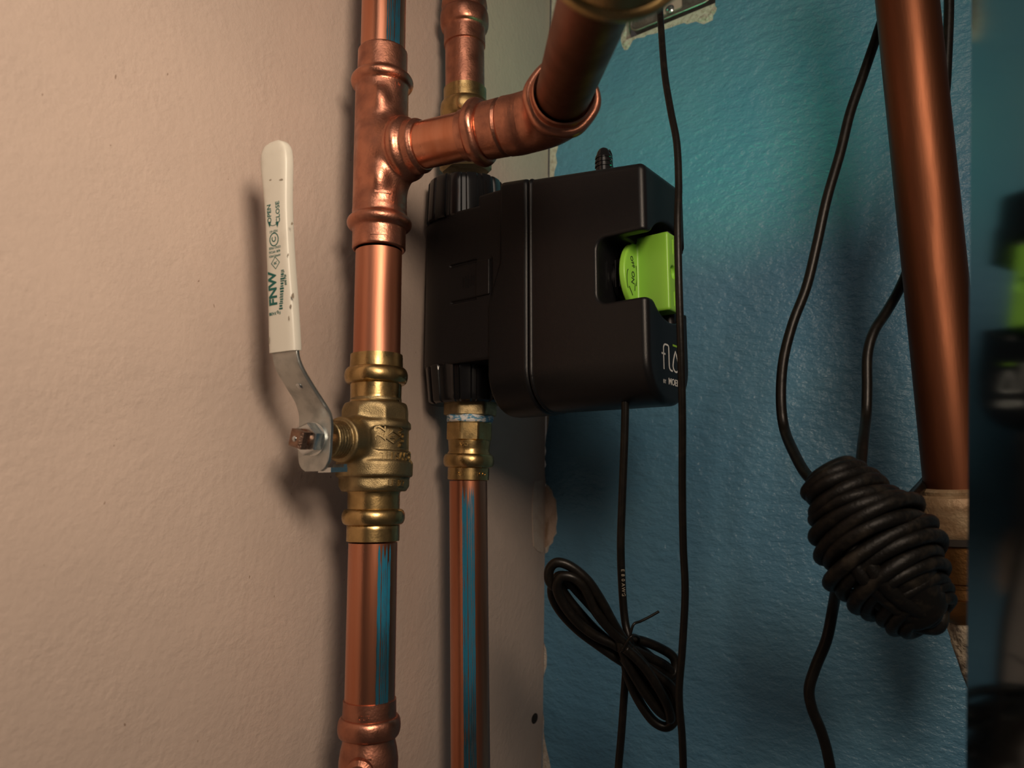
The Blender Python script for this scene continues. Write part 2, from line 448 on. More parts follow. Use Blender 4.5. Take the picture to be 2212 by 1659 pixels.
# paint skin with its ragged left edge and ragged opening
le = [(1206, -260), (1204, 100), (1203, 290), (1206, 318), (1201, 335), (1204, 352), (1198, 372), (1197, 395), (1188, 800), (1187, 882), (1186, 905), (1184, 925), (1180, 940),
      (1178, 962), (1180, 975), (1177, 990), (1180, 1004), (1175, 1018), (1172, 1034), (1178, 1044), (1186, 1050), (1193, 1060), (1196, 1072), (1202, 1080), (1203, 1100),
      (1205, 1120), (1202, 1138), (1203, 1152), (1197, 1160), (1195, 1172), (1187, 1180), (1184, 1192), (1178, 1196), (1173, 1204), (1173, 1230), (1171, 1250), (1173, 1290), (1171, 1330),
      (1172, 1372), (1175, 1386), (1180, 1400), (1182, 1418), (1181, 1440), (1176, 1456), (1174, 1468), (1172, 1485), (1174, 1510), (1173, 1530), (1176, 1556), (1175, 1580), (1178, 1600),
      (1182, 1620), (1187, 1640), (1190, 1659), (1194, 1800)]
lp = [hit(x, y, nV) for x, y in le]
s0b = lp[-1] + Vd * 720; s1b = lp[0] + Vd * 720
s0b = s0 + Vd * 758; s1b = s1 + Vd * 758
def W(x, y): return hit(x, y, nV)
rag = [(1341, 88), (1344, 100), (1349, 109), (1356, 108), (1362, 99), (1367, 88), (1376, 83), (1392, 81), (1398, 76), (1412, 74), (1422, 71), (1440, 63), (1452, 59), (1462, 55),
       (1478, 50), (1484, 53), (1494, 50), (1504, 47), (1513, 51), (1520, 53), (1530, 49), (1540, 44), (1541, 34), (1547, 26), (1549, 18), (1545, 12)]
ragp = [W(x, y) for x, y in rag]
hole = ragp + [o_br + hdir * 3 + cd * 30, o_tr + hdir * 4 + cd * 3, o_tl - hdir * 4 + cd * 3, o_bl - hdir * 3 + cd * 30, W(1339, 60)]
pv, pf = plate([s0 + Vd * 1] + [s0b, s1b, s1 + Vd * 9] + lp[1:-1], nV * 0.5, [hole])
fix_normals(obj('paint_layer', pv, pf, M['wall_blue'], wall_right, smooth=False))
# torn drywall paper standing at the corner, ragged gypsum lumps at the opening
def onB(pts): return [hit(x, y, nB, .02) for x, y in pts]
fix_normals(obj('torn_paper', *plate(onB([(1153, 1040), (1172, 1037), (1172, 1190), (1168, 1194), (1160, 1190), (1152, 1180), (1150, 1150), (1149, 1110), (1150, 1070)]), nB * 0.7), M['torn_paper_pale'], wall_left, smooth=False))
fix_normals(obj('torn_paper', *plate([hit(x, y, nV) for x, y in [(1173, 1045), (1184, 1055), (1192, 1070), (1200, 1084), (1201, 1120), (1200, 1150), (1193, 1166), (1183, 1180), (1174, 1186)]], nV * 0.35), M['torn_paper'], wall_right, smooth=False))
def lump(pts, r, m, par, name='gypsum_crumb', sd=1):
    rnd = random.Random(sd); V, Fc = [], []
    parts = []
    for p in pts:
        a, b, d = frame(nV); rr = r * rnd.uniform(.6, 1.25)
        n = 10; vs = []; fs = []
        for i in range(5):
            ph = math.pi * i / 8
            for k in range(n):
                t = 2 * math.pi * k / n; q = rr * rnd.uniform(.75, 1.2)
                vs.append(np.asarray(p) + a * math.cos(t) * math.cos(ph) * q + b * math.sin(t) * math.cos(ph) * q + nV * (math.sin(ph) * rr * .55 - .2))
        for i in range(4):
            for k in range(n): fs.append((i * n + k, i * n + (k + 1) % n, (i + 1) * n + (k + 1) % n, (i + 1) * n + k))
        fs.append(tuple(4 * n + k for k in range(n))); parts.append((np.array(vs), fs))
    o = obj(name, *merge(*parts), m, par); return fix_normals(o)
lump([W(1350, 70), W(1352, 92), W(1357, 99), W(1347, 60)], 3.0, M['gypsum'], wall_right, sd=3)
lump([W(1520, 38), W(1527, 40), W(1535, 34), W(1541, 24), W(1513, 42)], 3.2, M['gypsum'], wall_right, sd=5)
lump([W(1395, 74), W(1372, 82), W(1487, 47), W(1498, 43), W(1455, 56)], 1.5, M['gypsum'], wall_right, sd=8)
# screw dimple in the beige board
P0 = hit(1155, 1552, nB, .1); a_, b_, _ = frame(nB)
n = 20
V = [P0 + a_ * 6.2 * math.cos(t) + b_ * 4.6 * math.sin(t) for t in np.arange(n) * 2 * math.pi / n] + [P0 + nB * .6 + a_ * 3.6 * math.cos(t) + b_ * 3 * math.sin(t) for t in np.arange(n) * 2 * math.pi / n]
obj('screw_head', V, [(k, (k + 1) % n, n + (k + 1) % n, n + k) for k in range(n)] + [tuple(range(n, 2 * n))], M['dark_gap'], wall_left)

# ------------------------------------------------------------------ main riser: pipe, tee, pipe, ball valve, pipe, fitting
mA, mB = at(829.5, 0, 460), at(797, 1600, 460)
md = nrm(mB - mA)
class Axis:
    def __init__(s, A, B): s.A = np.asarray(A, float); s.d = nrm(np.asarray(B, float) - s.A)
    def t(s, py):
        lo, hi = -400.0, 900.0
        for _ in range(50):
            m = (lo + hi) / 2
            if proj(s.A + s.d * m)[1] < py: lo = m
            else: hi = m
        return lo
    def P(s, py): return s.A + s.d * s.t(py)
    def px(s, py): return depth(s.P(py)) / F
    def prof(s, rows):
        """rows of (picture row, half width in pixels) to (distance, radius)"""
        return [(s.t(y), hw * s.px(y)) for y, hw in rows]
    def make(s, rows, **k):
        return lathe(s.A, s.A + s.d, rows, **k)
AX = Axis(mA, mB)
R1 = 14.4
def press_mod(amp=0.012, k=6, ph=0.3):
    return lambda t, th: 1 + amp * np.cos(k * th + ph)
def pipe(name, ax, y0, y1, r, m, label, cat='pipe', parent=None):
    t0, t1 = ax.t(y0), ax.t(y1)
    o = obj(name, *ax.make([(t0, r), (t1, r)], seg=96), m, parent, angle=40)
    if label: tag(o, label, cat)
    return o
riser_top = pipe('copper_pipe', AX, -330, 112, R1, M['copper_pipe'], 'polished copper pipe rising out of the tee fitting, at the top of the frame')
pipe('copper_pipe', AX, 545, 768, R1, M['copper_satin'], 'short copper pipe between the tee fitting and the brass ball valve')
riser_low = pipe('copper_pipe', AX, 1172, 1512, R1, M['copper_pipe'], 'copper pipe between the brass ball valve and the fitting at the bottom edge')

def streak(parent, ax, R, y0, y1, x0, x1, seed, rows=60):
    """blue streaks running down a pipe: thin strips of uneven width lying on its surface"""
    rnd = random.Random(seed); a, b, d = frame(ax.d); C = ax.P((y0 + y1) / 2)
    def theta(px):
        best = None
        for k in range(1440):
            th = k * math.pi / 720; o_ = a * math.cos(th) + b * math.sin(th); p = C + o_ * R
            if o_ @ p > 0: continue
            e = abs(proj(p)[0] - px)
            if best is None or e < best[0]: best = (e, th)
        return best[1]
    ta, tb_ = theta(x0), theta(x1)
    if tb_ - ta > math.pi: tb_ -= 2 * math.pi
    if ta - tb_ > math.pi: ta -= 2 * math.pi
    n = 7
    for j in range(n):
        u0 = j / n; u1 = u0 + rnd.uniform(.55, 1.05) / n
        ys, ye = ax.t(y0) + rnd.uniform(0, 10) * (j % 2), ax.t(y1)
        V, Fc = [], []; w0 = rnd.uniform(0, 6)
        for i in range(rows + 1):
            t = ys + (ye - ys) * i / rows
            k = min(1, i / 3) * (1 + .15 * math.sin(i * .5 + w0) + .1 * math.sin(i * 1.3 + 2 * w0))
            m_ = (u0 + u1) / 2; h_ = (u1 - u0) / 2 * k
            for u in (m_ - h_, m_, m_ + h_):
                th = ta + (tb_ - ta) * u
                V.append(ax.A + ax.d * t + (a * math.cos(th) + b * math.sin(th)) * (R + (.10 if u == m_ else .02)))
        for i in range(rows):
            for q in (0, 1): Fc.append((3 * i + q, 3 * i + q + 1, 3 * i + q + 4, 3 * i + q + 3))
        fix_normals(obj('blue_strip', V, Fc, M['blue_streak'], parent))  # thin blue strip, near-black in uneven patches
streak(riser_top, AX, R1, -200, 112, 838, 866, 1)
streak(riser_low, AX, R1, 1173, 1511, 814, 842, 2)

# tee: signed distance model in world millimetres
t115, t540 = AX.t(114), AX.t(541)
K = None
def camP(px, py, zc):
    x, up = (px - 1106) / F * zc, (829.5 - py) / F * zc
    return np.array([x, zc * CT - up * ST, zc * ST + up * CT])
Kp = camP(1201, 250, 430)                       # bend point of the elbow
T0 = AX.P(334)                                  # where the branch axis meets the riser
bd = nrm(Kp - T0); Lb = np.linalg.norm(Kp - T0)
def t_on(A, d, px):
    lo, hi = -100.0, 300.0
    for _ in range(50):
        m = (lo + hi) / 2
        if proj(A + d * m)[0] < px: lo = m
        else: hi = m
    return lo
tb = [t_on(T0, bd, x) for x in (868, 905, 916, 1004)]
def tee(P):
    q = P - AX.A; t = q @ AX.d; rad = np.linalg.norm(q - t[:, None] * AX.d, axis=1)
    ta, tz = AX.t(200), AX.t(456)
    r = 17.0 + 0.5 * np.exp(-((t - (ta + tz) / 2) / 22) ** 2)
    body = s_cyl(P, AX.A + AX.d * (ta - 6), AX.A + AX.d * (tz + 6), 17.0, 1)
    br = s_cyl(P, T0, T0 + bd * (tb[1] + 2), 16.8, 1)
    d = smin(body, br, 14)
    up_s = s_cyl(P, AX.A + AX.d * t115, AX.A + AX.d * ta, 16.0, .8)
    lo_s = s_cyl(P, AX.A + AX.d * tz, AX.A + AX.d * t540, 16.6, .8)
    d = smin(smin(d, up_s, 1.5), lo_s, 1.5)
    d = smin(d, s_torus(P, AX.P(180), AX.d, 16.0, 4.1), 1.2)
    d = smin(d, s_torus(P, AX.P(484), AX.d, 16.2, 4.1), 1.2)
    d = smin(d, s_torus(P, T0 + bd * tb[0] + bd * 4, bd, 15.6, 4.6), 1.5)
    d = smin(d, s_cyl(P, T0, T0 + bd * tb[2], 15.8, .8), 1.2)
    # crisp bulge rim of the hydroformed body above and below the branch
    for py, rr in ((240, 5.5), (400, 7)):
        c = AX.P(py) + np.array([1.5, -13.5, 0]); d = smin(d, np.linalg.norm((P - c) * np.array([1, 1, .6]), axis=1) - rr, 3)
    return np.maximum(d, -(rad - 13.9))
pts = np.array([AX.P(114), AX.P(541), T0 + bd * tb[2]])
V, Fc = sdf_mesh(tee, pts.min(0) - 23, pts.max(0) + 23, 0.9)
tee_o = tag(obj('tee_fitting', V, Fc, M['copper_fitting']), 'copper press tee where the side branch leaves the main riser', 'pipe fitting')

def text_cyl(ax, s, px, py, R, size, rot=0.0, ex=0.35, m=None, parent=None, name='lettering', mesh=None):
    """lettering bent round a cylinder of the axis, centred where the picture point falls on it"""
    C = ax.P(py); a, b, d = frame(ax.d)
    best = None
    for k in range(720):
        th = k * math.pi / 360; p = C + (a * math.cos(th) + b * math.sin(th)) * R
        out = (a * math.cos(th) + b * math.sin(th))
        if out @ p > 0: continue
        e = abs(proj(p)[0] - px)
        if best is None or e < best[0]: best = (e, th)
    th0 = best[1]
    V, Fc = mesh if mesh is not None else text_mesh(s, size, ex)
    c_, s_ = math.cos(rot), math.sin(rot)
    x = V[:, 0] * c_ - V[:, 1] * s_; y = V[:, 0] * s_ + V[:, 1] * c_
    # find which sense of the angle is to the right in the picture
    pr = proj(C + (a * math.cos(th0 + .1) + b * math.sin(th0 + .1)) * R)[0] - proj(C + (a * math.cos(th0) + b * math.sin(th0)) * R)[0]
    th = th0 + np.sign(pr) * x / R
    sgn = -np.sign(d[2]) * -1
    W_ = C + (np.cos(th)[:, None] * a + np.sin(th)[:, None] * b) * (R + V[:, 2:3]) + d * (y * np.sign(d[2]))[:, None]
    return obj(name, W_, Fc, m, parent, smooth=False)
text_cyl(AX, '1"', 858, 208, 17.0, 6.5, 0, .3, M['copper_fitting'], tee_o)
# raised weld-mark bar on the tee
text_cyl(AX, '', 828, 436, 17.45, 1, 0, .3, M['copper_fitting'], tee_o, 'press_mark', mesh=ribbon([(x_, 0) for x_ in np.linspace(-5.2, 5.2, 16)], 0.9 * 2, .35))
text_cyl(AX, '', 818, 523, 16.8, 1, 0, .3, M['copper_fitting'], tee_o, 'press_mark', mesh=ribbon([(x_, 0) for x_ in np.linspace(-5.2, 5.2, 16)], 0.7 * 2, .3))

# side branch pipe, elbow, foreground pipe
BX = (T0, bd)
V, Fc = lathe(T0, T0 + bd, [(tb[2] - 6, R1), (t_on(T0, bd, 1020), R1)], seg=96)
tag(obj('copper_pipe', V, Fc, M['copper_pipe'], angle=40), 'short copper branch pipe between the tee fitting and the elbow', 'pipe')
N1 = camP(1264, 66, 312)
nd = nrm(N1 - Kp)
tk = t_on(T0, bd, 1006)
# centre line of the elbow: straight, bend, straight
b0 = T0 + bd * tk
cut = 20.0
e0 = Kp - bd * cut; e1 = Kp + nd * cut
path = [b0 + (e0 - b0) * k / 16 for k in range(17)]
path += [(1 - k / 12) ** 2 * e0 + 2 * (1 - k / 12) * (k / 12) * Kp + (k / 12) ** 2 * e1 for k in range(1, 13)]
Lm = 22
path += [e1 + nd * Lm * k / 14 for k in range(1, 15)]
path = np.array(path)
cum = np.concatenate([[0], np.cumsum(np.linalg.norm(np.diff(path, axis=0), axis=1))])
Ltot = cum[-1]
knots = sorted([(0, 15.3), (4.5, 15.4), (5.5, 16.2)] + [(5.5 + x, r) for x, r in bead(0, 9, 16.2, 19.8)] + [(15.5, 16.6), (26, 16.9), (27.5, 16.2), (29, 17.2), (Ltot - 24, 17.6), (Ltot - 17.5, 17.0)]
               + [(Ltot - 17 + x, r) for x, r in bead(0, 10, 17.2, 20.6)] + [(Ltot - 6.5, 16.8), (Ltot - 1, 16.6), (Ltot, 15.9)])
kx = np.array([k[0] for k in knots]); kr = np.array([k[1] for k in knots])
ss = np.unique(np.concatenate([np.linspace(0, Ltot, 110), kx]))
pp = np.stack([np.interp(ss, cum, path[:, i]) for i in range(3)], 1)
rr = np.interp(ss, kx, kr)
def emod(i, th):
    s = ss[i]; k = np.exp(-((s - (Ltot - 12)) / 8) ** 2) + np.exp(-((s - 10) / 6) ** 2)
    return 1 + 0.02 * k * np.cos(6 * th) + 0.05 * np.exp(-((s - 36) / 5) ** 2) * np.cos(th + 2.2)
V, Fc = sweep(pp, rr, 96, cap=False, mod=emod)
# inner sleeve so that the mouth has thickness
V2, F2 = sweep(np.array([pp[-1], pp[-1] - nd * 16]), [15.9, 14.9], 96, cap=False)
V3, F3 = sweep(np.array([pp[0], pp[0] + bd * 10]), [15.3, 14.6], 96, cap=False)
elbow = fix_normals(obj('elbow_fitting', *merge((V, Fc), (V2, F2), (V3, F3)), M['copper_fitting'], angle=50))
tag(elbow, 'copper press elbow turning the branch towards the viewer, above the black device', 'pipe fitting')
V, Fc = lathe(Kp, Kp + nd, [(14, R1), (196, R1)], seg=96)
tag(obj('copper_pipe', V, Fc, M['copper_old'], angle=40), 'blurred foreground copper pipe running from the elbow up towards the viewer', 'pipe')
tn = 186
V, Fc = lathe(Kp, Kp + nd, [(tn, 15), (tn + .5, 21), (tn + 2, 24)] + [(tn + 2 + x, r) for x, r in bead(0, 6, 24, 26.4)] + [(tn + 9, 24), (tn + 14, 21), (tn + 44, 21)], seg=96)
tag(obj('brass_coupling', V, Fc, M['brass'], angle=50), 'blurred brass coupling on the foreground pipe, cut by the top edge', 'pipe fitting')

# ------------------------------------------------------------------ ball valve
vt = thing('ball_valve', 'brass ball valve with a long white lever handle on the main copper riser', 'valve', AX.P(960))
sd_ = nrm(np.array([-0.5, -0.866, -0.05])); S0 = AX.P(951)
wax = nrm(np.cross(sd_, (0, 0, 1))); wax = wax * np.sign(wax[0]); zax = nrm(np.cross(wax, sd_)); zax = zax * np.sign(zax[2])
def ax2(P, ax, C):
    a, b, d = frame(ax.d); q = P - C; return np.stack([q @ a, q @ b], 1), q @ d
def T_(y): return AX.t(y)
aF, bF, dF = frame(AX.d)
phi_s = math.atan2(sd_ @ bF, sd_ @ aF)
def valve(P):
    q = P - AX.A; t = q @ AX.d; p2 = np.stack([q @ aF, q @ bF], 1); rad = np.linalg.norm(p2, axis=1)
    g = lambda y0, y1: np.maximum(T_(y0) - t, t - T_(y1))
    # shoulder with eight flats, leaning in towards the top
    sh = np.maximum(s_ngon(p2, 19.3, 8, phi_s + .2), g(872, 922)); sh = smax(sh, rad - 21.6 + np.maximum(T_(892) - t, 0) * .55, 1.2)
    body = smax(rad - 21.6, g(912, 1012), 2.5)
    band = smax(rad - 22.9, g(998, 1031), 1.6)
    hx = smax(smax(s_ngon(p2, 19.6, 6, phi_s + .35), rad - 21.6, 1.0), g(1026, 1062), 1.6); hx = smax(hx, rad - 21 + np.maximum(t - T_(1050), 0) * .6, 1)
    d = smin(smin(smin(sh, body, 2.0), band, 2.0), hx, 1.2)
    d = smin(d, s_cyl(P, AX.A + AX.d * T_(860), AX.A + AX.d * T_(876), 15.6, 1), 1)
    # recessed panel with raised border where the size is cast
    th = np.arctan2(q @ bF, q @ aF) - phi_s; th = (th + math.pi) % (2 * math.pi) - math.pi
    pan = np.maximum(np.maximum(np.abs(t - (T_(928) + T_(976)) / 2) - (T_(976) - T_(928)) / 2, (0.48 - np.abs(th)) * 21), 20.3 - rad)
    d = smax(d, -pan, 0.5)
    boss = s_cyl(P, S0, S0 + sd_ * 31, 13.2, 1.5)
    d = smin(d, boss, 4)
    tt = (P - S0) @ sd_
    neck = s_cyl(P, S0, S0 + sd_ * 42, 10.6, .8) + 0.35 * np.sin(tt * 2 * math.pi / 2.2) * (tt > 31)
    return smin(d, neck, 0.8)
c0 = S0 + sd_ * 42
pts = np.array([AX.P(858), AX.P(1064), c0])
V, Fc = sdf_mesh(valve, pts.min(0) - 25, pts.max(0) + 25, 0.9)
vb = obj('valve_body', V, Fc, M['brass_cast'], vt)
for rows in ([(767, 52), (768, 56), (793, 57)] , ):
    pr = AX.prof([(767, 50.5), (768, 56), (795, 57)]) + [(t, r) for t, r in bead(T_(796), T_(831), 57 * AX.px(800), 68 * AX.px(813))] + AX.prof([(832, 55), (866, 54.5), (872, 58)])
    obj('press_end', *AX.make(refine(pr), seg=96, mod=press_mod(.008)), M['brass'], vt, angle=50)
pr = AX.prof([(1058, 60), (1066, 56), (1098, 56)]) + [(t, r) for t, r in bead(T_(1099), T_(1134), 56 * AX.px(1115), 68 * AX.px(1115))] + AX.prof([(1135, 57), (1168, 57), (1170, 52)])
obj('press_end', *AX.make(refine(pr), seg=96, mod=press_mod(.008)), M['brass'], vt, angle=50)
text_cyl(AX, '22', 822, 940, 20.7, 9.6, math.pi / 2, .8, M['brass_cast'], vb)
text_cyl(AX, '', 848, 948, 20.5, 1, .1, .5, M['brass_cast'], vb, 'cast_mark', mesh=ribbon([(-5.5, 0), (0, 3.6), (5.5, 0), (0, -3.6)], .9, 1.0, True))
text_cyl(AX, 'R', 848, 948, 20.6, 4.5, math.pi / 2, .8, M['brass_cast'], vb)
text_cyl(AX, 'FLOW', 868, 944, 20.6, 5.0, math.pi / 2, .9, M['brass_cast'], vb)
text_cyl(AX, 'CW511L', 860, 987, 21.7, 6.4, math.pi, .8, M['brass_cast'], vb)
text_cyl(AX, 'LF', 846, 1045, 20.9, 5.5, 0, .5, M['brass_cast'], vb)
text_cyl(AX, '22', 868, 1045, 21.0, 5.5, 0, .5, M['brass_cast'], vb)

# lever handle: flat bar lofted along a bent centre line in the plane of stem direction and height
HO = S0 + sd_ * 50                                # handle plate at the stem
def hp(nn, zz, ww=0.0): return HO + sd_ * nn + np.array([0, 0, 1]) * zz + wax * ww
def loft_bar(keys, m, name, thick, parent, rnd=0.35, sub=8, caps=True):
    """keys: (n, z, half width, thickness)"""
    K_ = np.array(keys, float); n = len(K_)
    C = spline(np.stack([K_[:, 0], K_[:, 1], K_[:, 2] * 1.0], 1), sub)
    TT = np.interp(np.linspace(0, n - 1, len(C)), np.arange(n), K_[:, 3])
    V, Fc = [], []; seg = 28
    th = np.arange(seg) * 2 * math.pi / seg
    ex = rnd
    dT = np.gradient(C[:, :2], axis=0)
    for i, (c_, t_) in enumerate(zip(C, TT)):
        d = dT[i] / (np.linalg.norm(dT[i]) + 1e-9); nx, nz = d[1], -d[0]        # normal in (n, z)
        x = np.sign(np.cos(th)) * np.abs(np.cos(th)) ** ex * c_[2]; y = np.sign(np.sin(th)) * np.abs(np.sin(th)) ** ex * t_ / 2
        for k in range(seg): V.append(hp(c_[0] + nx * y[k], c_[1] + nz * y[k], x[k]))
    m_ = len(C)
    for i in range(m_ - 1):
        for k in range(seg): Fc.append((i * seg + k, i * seg + (k + 1) % seg, (i + 1) * seg + (k + 1) % seg, (i + 1) * seg + k))
    Fc.append(tuple(range(seg))); Fc.append(tuple((m_ - 1) * seg + k for k in range(seg)))
    return fix_normals(obj(name, V, Fc, m, parent, angle=45))
handle = loft_bar([(0, -17.5, 6, 2.6), (0, -15, 9.5, 2.6), (0, -10, 11.5, 2.6), (0, 0, 12, 2.6), (0, 8, 12, 2.6), (1.2, 14, 11.2, 2.6), (6, 21, 9.6, 2.6), (13.5, 29, 9.2, 2.6), (20.5, 37, 9.2, 2.6), (23.5, 43, 9.0, 2.6), (24.5, 50, 8.8, 2.6), (26.5, 70, 8.2, 2.6)],
                  M['steel'], 'handle', 2.6, vt, .22)
gk = [(24.4, 46, 9.6, 7.2), (25.0, 52, 9.6, 7.2), (27.5, 74, 9.0, 7.2), (30.5, 98, 8.3, 7.0), (33, 120, 8.2, 7.0), (34.6, 134, 9.0, 7.2), (36, 146, 9.9, 7.4), (36.8, 153, 9.4, 7.2), (37.3, 157, 7.2, 6.0), (37.6, 159, 3.5, 3.0)]
grip = loft_bar(gk, M['vinyl'], 'grip', 7, handle, .42, 8)
obj('bend_tab', *merge(box(hp(-6.5, -17, 7.5), sd_, wax, (0, 0, 1), 6.5, 4.6, 1.3), box(hp(-12, -15.6, 7.5), sd_, wax, (0, 0, 1), 1.3, 4.0, 1.6)), M['zinc'], handle, smooth=False)
# rivet dot on the sloping part
V, Fc = lathe(hp(13.5, 29, 1) , hp(13.5, 29, 1) + nrm(sd_ * .75 - np.array([0, 0, .66])), [(0, 2.2), (1.6, 2.0), (2.1, 1.2), (2.2, .1)], seg=20)
obj('rivet', V, Fc, M['zinc'], handle, angle=40)
# nut, washer and stem
def prism(C, d, R, h0, h1, k, rot, ch=.6):
    a, b, d = frame(d); V = []
    for t, r in ((h0, R), (h1 - ch, R), (h1, R - ch * 1.3)):
        for i in range(k):
            th = rot + 2 * math.pi * i / k; V.append(C + d * t + (a * math.cos(th) + b * math.sin(th)) * r)
    Fc = [tuple(range(k))[::-1], tuple(range(2 * k, 3 * k))]
    for j in range(2):
        for i in range(k): Fc.append((j * k + i, j * k + (i + 1) % k, (j + 1) * k + (i + 1) % k, (j + 1) * k + i))
    return np.array(V), Fc
obj('nut', *merge(lathe(HO, HO + sd_, [(1, 9.2), (2.2, 9.2), (2.4, 8.6)], seg=40), prism(HO, sd_, 9.0, 2.2, 8.2, 6, .3)), M['zinc'], vt, angle=25)
V, Fc = lathe(HO, HO + sd_, [(-12, 5.6), (9.0, 5.6), (9.5, 5.4)], seg=40)
stem = obj('stem', *merge((V, Fc), prism(HO, sd_, 6.6, 8.5, 15.5, 4, .5, 1.4)), M['stem_steel'], vt, angle=30)
obj('stem_dimple', *lathe(HO + sd_ * 15.3, HO + sd_ * 17, [(0, 1.7), (.5, 1.4), (.7, .2)], seg=18), M['zinc'], stem)

# printing on the grip
gz = np.array([k[1] for k in gk]); gn = np.array([k[0] for k in gk]); gt = np.array([k[3] for k in gk])
def grip_point(px, py):
    """where the line of sight meets the flat face of the grip: returns (z, w)"""
    d = ray(px, py); z = 100.0
    for _ in range(12):
        nn = np.interp(z, gz, gn) + np.interp(z, gz, gt) / 2
        P0 = hp(nn, 0, 0); k = (P0 @ sd_) / (d @ sd_); q = d * k - HO
        z = q[2] - sd_[2] * nn
    return z, q @ wax
def grip_text(mesh, px, py, rot, m=None, name='lettering'):
    z0, w0 = grip_point(px - 10.5, py); V, Fc = mesh
    c_, s_ = math.cos(rot), math.sin(rot)
    x = V[:, 0] * c_ - V[:, 1] * s_ + w0; y = V[:, 0] * s_ + V[:, 1] * c_ + z0
    nn = np.interp(y, gz, gn) + np.interp(y, gz, gt) / 2 - 0.10
    return [hp(a, b, c) for a, b, c in zip(nn + V[:, 2], y, x)], Fc
H90 = math.pi / 2
def gt_(s, px, py, size, rot, bold=0.0): return grip_text(text_mesh(s, size, .22, bold), px, py, rot)
jobs = [gt_('FNW', 588, 620, 7.9, H90, .28), gt_('OPEN', 573.5, 454, 3.9, H90, .06), gt_('CLOSE', 592, 450, 3.9, H90, .06),
        gt_('600 WOG', 588, 538, 1.9, math.pi), gt_('LEAD FREE', 588, 529, 1.8, math.pi), gt_('APPROVED', 589, 547, 1.7, math.pi),
        gt_('NSF-61', 584, 493, 2.0, math.pi), gt_('Fig.X430', 594, 674, 2.4, math.pi), gt_('R', 591, 563, 3.0, H90, .05), gt_('C', 586, 511, 4.2, H90, .1), gt_('600 PSI', 614, 600, 1.9, H90)]
jobs.append(grip_text(ribbon([(-3, 0), (0, 3.2), (3, 0), (0, -3.2)], .5, .22, True), 591, 563, 0))
jobs.append(grip_text(ribbon([(3.1 * math.cos(t), 3.4 * math.sin(t)) for t in np.arange(20) * math.pi / 10], .6, .22, True), 586, 511, 0))
jobs.append(grip_text(ribbon([(3 * math.cos(t), 2 * math.sin(t)) for t in np.linspace(math.pi * 1.1, math.pi * 1.9, 9)], .35, .22), 583, 472, 0))
for px in (575, 592):
    jobs.append(grip_text((np.array([(-1.3, 1.5, .22), (1.3, 1.5, .22), (0, -1.7, .22)]), [(0, 1, 2)]), px, 478, 0))
rb = random.Random(4); yy = 578.0
while yy < 662:                                      # the vertical block of fine green print beside the big letters
    hh = rb.uniform(2.0, 5.5); wd = rb.uniform(.9, 1.5)
    jobs.append(grip_text(box((0, 0, .1), (1, 0, 0), (0, 1, 0), (0, 0, 1), wd, hh * .1, .12), 607 + rb.uniform(-.6, .6), yy + hh / 2, 0)); yy += hh + rb.uniform(.8, 1.6)
obj('lettering', *merge(*jobs), M['ink'], grip, smooth=False)
# scuffs
js = []
for px, py, a, b in ((632, 636, 1.3, 1.6), (628, 658, .9, 1.2), (596, 378, 2.0, .5), (573, 379, 1.0, .5), (624, 476, .8, 1), (625, 685, .5, 1.6), (618, 545, .5, .9), (584, 733, .5, 2.2)):
    n = 12; js.append(grip_text((np.array([(a * math.cos(t) * rb.uniform(.6, 1.1), b * math.sin(t) * rb.uniform(.6, 1.1), .18) for t in np.arange(n) * 2 * math.pi / n]), [tuple(range(n))]), px, py, 0))
for j_ in js: obj('scuff_mark', *j_, M['scuff'], grip, smooth=False)

# lower press fitting at the bottom edge
pr = AX.prof([(1508, 51), (1510, 57), (1545, 58)]) + [(t, r) for t, r in bead(T_(1546), T_(1590), 58 * AX.px(1560), 68 * AX.px(1568))] + AX.prof([(1591, 56), (1600, 57), (1618, 61), (1640, 64), (1800, 64)])
lf = tag(obj('press_fitting', *AX.make(refine(pr), seg=96, mod=press_mod(.01)), M['copper_fitting'], angle=50), 'copper press fitting on the main riser cut by the bottom edge', 'pipe fitting')
text_cyl(AX, 'CUP', 786, 1536, 58 * AX.px(1536), 3.6, 0, .25, M['copper_fitting'], lf)
text_cyl(AX, '', 786, 1622, 60 * AX.px(1622), 1, 0, .3, M['copper_fitting'], lf, 'press_mark', mesh=ribbon([(x_, 0) for x_ in np.linspace(-4.2, 4.2, 16)], 0.8 * 2, .5))
text_cyl(AX, '', 776, 1650, 63 * AX.px(1650), 1, 0, .3, M['copper_fitting'], lf, 'cast_bulge', mesh=lathe((0, 0, -6), (0, 0, 1), [(0, 9), (5, 9), (7.5, 7.6), (8.5, 5), (8.8, .3)], seg=32))

# ------------------------------------------------------------------ second riser with the black device
fA, fB = at(1003, 0, 560), at(1016, 1600, 575)
FX = Axis(fA, fB)
R2 = 41 * FX.px(1100)
pipe('copper_pipe', FX, 60, 200, 42 * FX.px(130), M['copper_fitting'], 'copper pipe running down behind the elbow to the black shutoff device')
rear_low = pipe('copper_pipe', FX, 1038, 2000, R2, M['copper_pipe'], 'slimmer copper pipe hanging from the brass adapter below the black device')
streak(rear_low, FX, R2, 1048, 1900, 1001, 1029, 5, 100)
pr = FX.prof([(-200, 44), (-20, 45), (18, 50), (24, 46), (27, 46)]) + [(t, r) for t, r in bead(FX.t(28), FX.t(66), 46 * FX.px(40), 53 * FX.px(50))] + FX.prof([(67, 45), (100, 45), (101, 42)])
tag(obj('press_coupling', *FX.make(refine(pr), seg=80, mod=press_mod(.01)), M['copper_fitting'], angle=50), 'dark copper press coupling on the rear riser at the top edge', 'pipe fitting')
